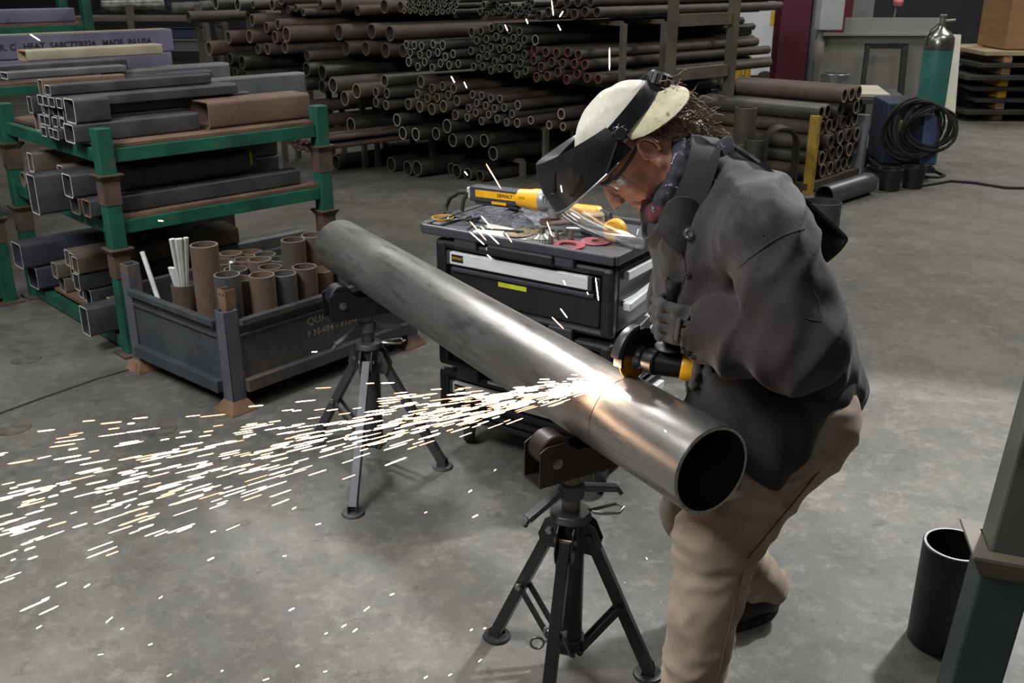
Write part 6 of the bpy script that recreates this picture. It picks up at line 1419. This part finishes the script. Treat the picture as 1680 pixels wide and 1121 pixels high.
# ------------------------------------------------------------------ sparks
def glow(name, col, st):
    m = bpy.data.materials.new(name); m.use_nodes = True; b = m.node_tree.nodes['Principled BSDF']; b.inputs['Base Color'].default_value = (0.02, .01, .005, 1)
    b.inputs['Emission Color'].default_value = col; b.inputs['Emission Strength'].default_value = st; return m
m_sp = [glow('spark_white', (1, .74, .52, 1), 13), glow('spark_gold', (1, .56, .31, 1), 8), glow('spark_orange', (1, .42, .19, 1), 4.5)]
CT = DC-upd*GR*.985+(-PN)*.006
def sliver(mb, p, d, ln, r, mi):
    x, y, _ = basis(d); d = d.normalized(); k = 5; vs = [p-d*ln/2]
    for t in (-.38, .38): vs += [p+d*ln*t+(x*math.cos(2*PI*j/k)+y*math.sin(2*PI*j/k))*r for j in range(k)]
    vs += [p+d*ln/2]; fs = [(0, 1+(j+1) % k, 1+j) for j in range(k)]+[(1+j, 1+(j+1) % k, 1+k+(j+1) % k, 1+k+j) for j in range(k)]+[(2*k+1, 1+k+j, 1+k+(j+1) % k) for j in range(k)]
    mb.add(vs, fs, mi)
sp = MB(); sr_ = random.Random(21)
D0 = V(-.962, -.272, -.005).normalized(); SX = V(D0.y, -D0.x, 0)
pA, pN = Vector(PA), Vector(PU)
def clear_of_pipe(p):
    w = p-pA; t = w.dot(pN); return (w-pN*t).length > PR+.004 or not (0 < t < LP)
N_ = 0
while N_ < 900:
    s = 1.7*sr_.random()**1.45; yaw = sr_.gauss(0, .08); pt_ = sr_.gauss(-.050, .050); v2 = sr_.choice((240, 180, 130, 90))*sr_.uniform(.7, 1.2)
    d = (D0+SX*yaw+UP*pt_).normalized(); p = CT+d*s-UP*(9.8*s*s/(2*v2)); vel = (d-UP*(9.8*s/v2)).normalized()
    if p.z < .02 or not clear_of_pipe(p): N_ += (s < .2); continue
    ln = sr_.uniform(.016, .062); mi = sr_.choice((0, 0, 1, 1, 2)); sliver(sp, p, vel, ln, sr_.uniform(.0007, .0014)*(1.25 if s > 1.1 else 1), mi); N_ += 1
for k in range(50):     # slow, falling ones under the spray
    s = sr_.uniform(.35, 1.5); yaw = sr_.gauss(0, .13); d = (D0+SX*yaw).normalized(); p = CT+d*s; p.z = sr_.uniform(.02, .80)-.05
    if p.z > .80-.12*s or p.z < .02: continue
    sliver(sp, p, (d*.8-UP*sr_.uniform(.05, .55)).normalized(), sr_.uniform(.007, .018), sr_.uniform(.0009, .0017), sr_.choice((0, 1, 1)))
for k in range(150):     # the white-hot root of the spray and sparks skating along the pipe
    s = abs(sr_.gauss(0, .11)); d = (D0+SX*sr_.gauss(0, .16)+UP*sr_.gauss(-.01, .05)).normalized(); p = CT+d*s+UP*.002
    if clear_of_pipe(p): sliver(sp, p, d, sr_.uniform(.008, .028), sr_.uniform(.0006, .0012), sr_.choice((0, 0, 1)))
so = sp.build('spark_spray', m_sp, None, CT, smooth=0)
tag(so, 'spray of glowing orange and white sparks fanning left from the cutting wheel', 'sparks', kind='stuff')
lone = [((905, 0), (908, 26)), ((915, 40), (920, 50)), ((918, 28), (924, 18)), ((828, 40), (833, 51)), ((863, 31), (866, 39)), ((740, 125), (746, 136)), ((761, 134), (766, 145)), ((1000, 78), (1000, 116)), ((985, 153), (985, 160)), ((797, 268), (822, 310)), ((762, 281), (767, 288)), ((49, 56), (66, 67)),
        ((771, 363), (798, 395)), ((788, 371), (819, 401)), ((770, 380), (795, 402)), ((829, 382), (840, 398)), ((789, 354), (808, 376)), ((799, 418), (806, 424)), ((897, 363), (906, 388)), ((920, 304), (922, 316)), ((977, 455), (982, 494)), ((963, 479), (965, 484)), ((924, 460), (928, 468)), ((919, 506), (931, 522)), ((905, 520), (925, 540)), ((259, 362), (268, 363)), ((511, 578), (521, 577)), ((696, 842), (701, 840)), ((1060, 915), (1062, 918)), ((1090, 706), (1093, 709))]
for i, ((x0, y0), (x1, y1)) in enumerate(lone):
    yy = 2.0 if y0 > 200 else 2.25
    if (x0, y0) == (259, 362): yy = 4.4
    if (x0, y0) == (1090, 706): yy = 1.72
    p, q = Yp(x0, y0, yy), Yp(x1, y1, yy); mb = MB(); sliver(mb, (p+q)/2, q-p if (q-p).length > .002 else V(1, 0, .2), max((q-p).length, .006), .0011*yy/2.1, 0 if i % 3 else 1)
    where = 'above the helmet and racks' if y0 < 200 else 'in front of the tool tower' if 690 < x0 < 1000 and y0 < 560 else 'away from the main spray'
    tag(mb.build('stray_spark', m_sp, None, smooth=0), 'single stray glowing spark streak flying %s' % where, 'spark', 'stray sparks '+where)
# ------------------------------------------------------------------ light
def area(name, loc, target, size, power, col=(1, 1, 1), sy=None, spread=None):
    l = bpy.data.lights.new(name, 'AREA'); l.energy = power; l.color = col; l.size = size
    if sy: l.shape = 'RECTANGLE'; l.size_y = sy
    if spread: l.spread = math.radians(spread)
    o = bpy.data.objects.new(name, l); COL.objects.link(o); o.location = loc; o.rotation_euler = (Vector(target)-Vector(loc)).to_track_quat('-Z', 'Y').to_euler(); return o
def spot(name, loc, target, power, ang, blend=.2, r=.1, col=(1, 1, 1)):
    l = bpy.data.lights.new(name, 'SPOT'); l.energy = power; l.color = col; l.spot_size = math.radians(ang); l.spot_blend = blend; l.shadow_soft_size = r
    o = bpy.data.objects.new(name, l); COL.objects.link(o); o.location = loc; o.rotation_euler = (Vector(target)-Vector(loc)).to_track_quat('-Z', 'Y').to_euler(); return o
for i, (x, y, p) in enumerate(((-5, 4, 110), (0, 4, 60), (5, 5, 150), (-5, 10, 120), (1, 10.5, 150), (7, 10, 330), (-3, 16, 90), (4, 16, 200), (10, 16, 260))):
    area('ceiling_light', (x, y, RH-.3), (x, y, 0), 2.6, p, (1, .97, .90), 1.0)
spot('key_spot', (3.4, 4.9, 4.6), (1.2, 2.1, .2), 1500, 48, .15, .14, (.97, .98, 1))
spot('rim_spot', (-1.2, 5.6, 3.6), (.2, 2.3, .8), 420, 44, .2, .2, (.98, .98, 1))
area('fill_light', (-2.9, 1.2, 4.5), (-.2, 3.4, .7), 1.6, 300, (.97, .98, 1))
area('front_light', (-.5, -2.5, 4.5), (0, 4, .5), 2.0, 25, (1, .97, .92))
pl = bpy.data.lights.new('spark_glow', 'POINT'); pl.energy = 2.2; pl.color = (1, .70, .45); pl.shadow_soft_size = .03; po = bpy.data.objects.new('spark_glow', pl); COL.objects.link(po); po.location = CT+D0*.10+UP*.03
w = bpy.data.worlds.new('world'); SC.world = w; w.use_nodes = True; w.node_tree.nodes['Background'].inputs['Color'].default_value = (.5, .52, .55, 1); w.node_tree.nodes['Background'].inputs['Strength'].default_value = .2
SC.view_settings.view_transform = 'Standard'
SC.view_settings.look = 'None'; SC.view_settings.exposure = 0
bpy.context.view_layer.update()
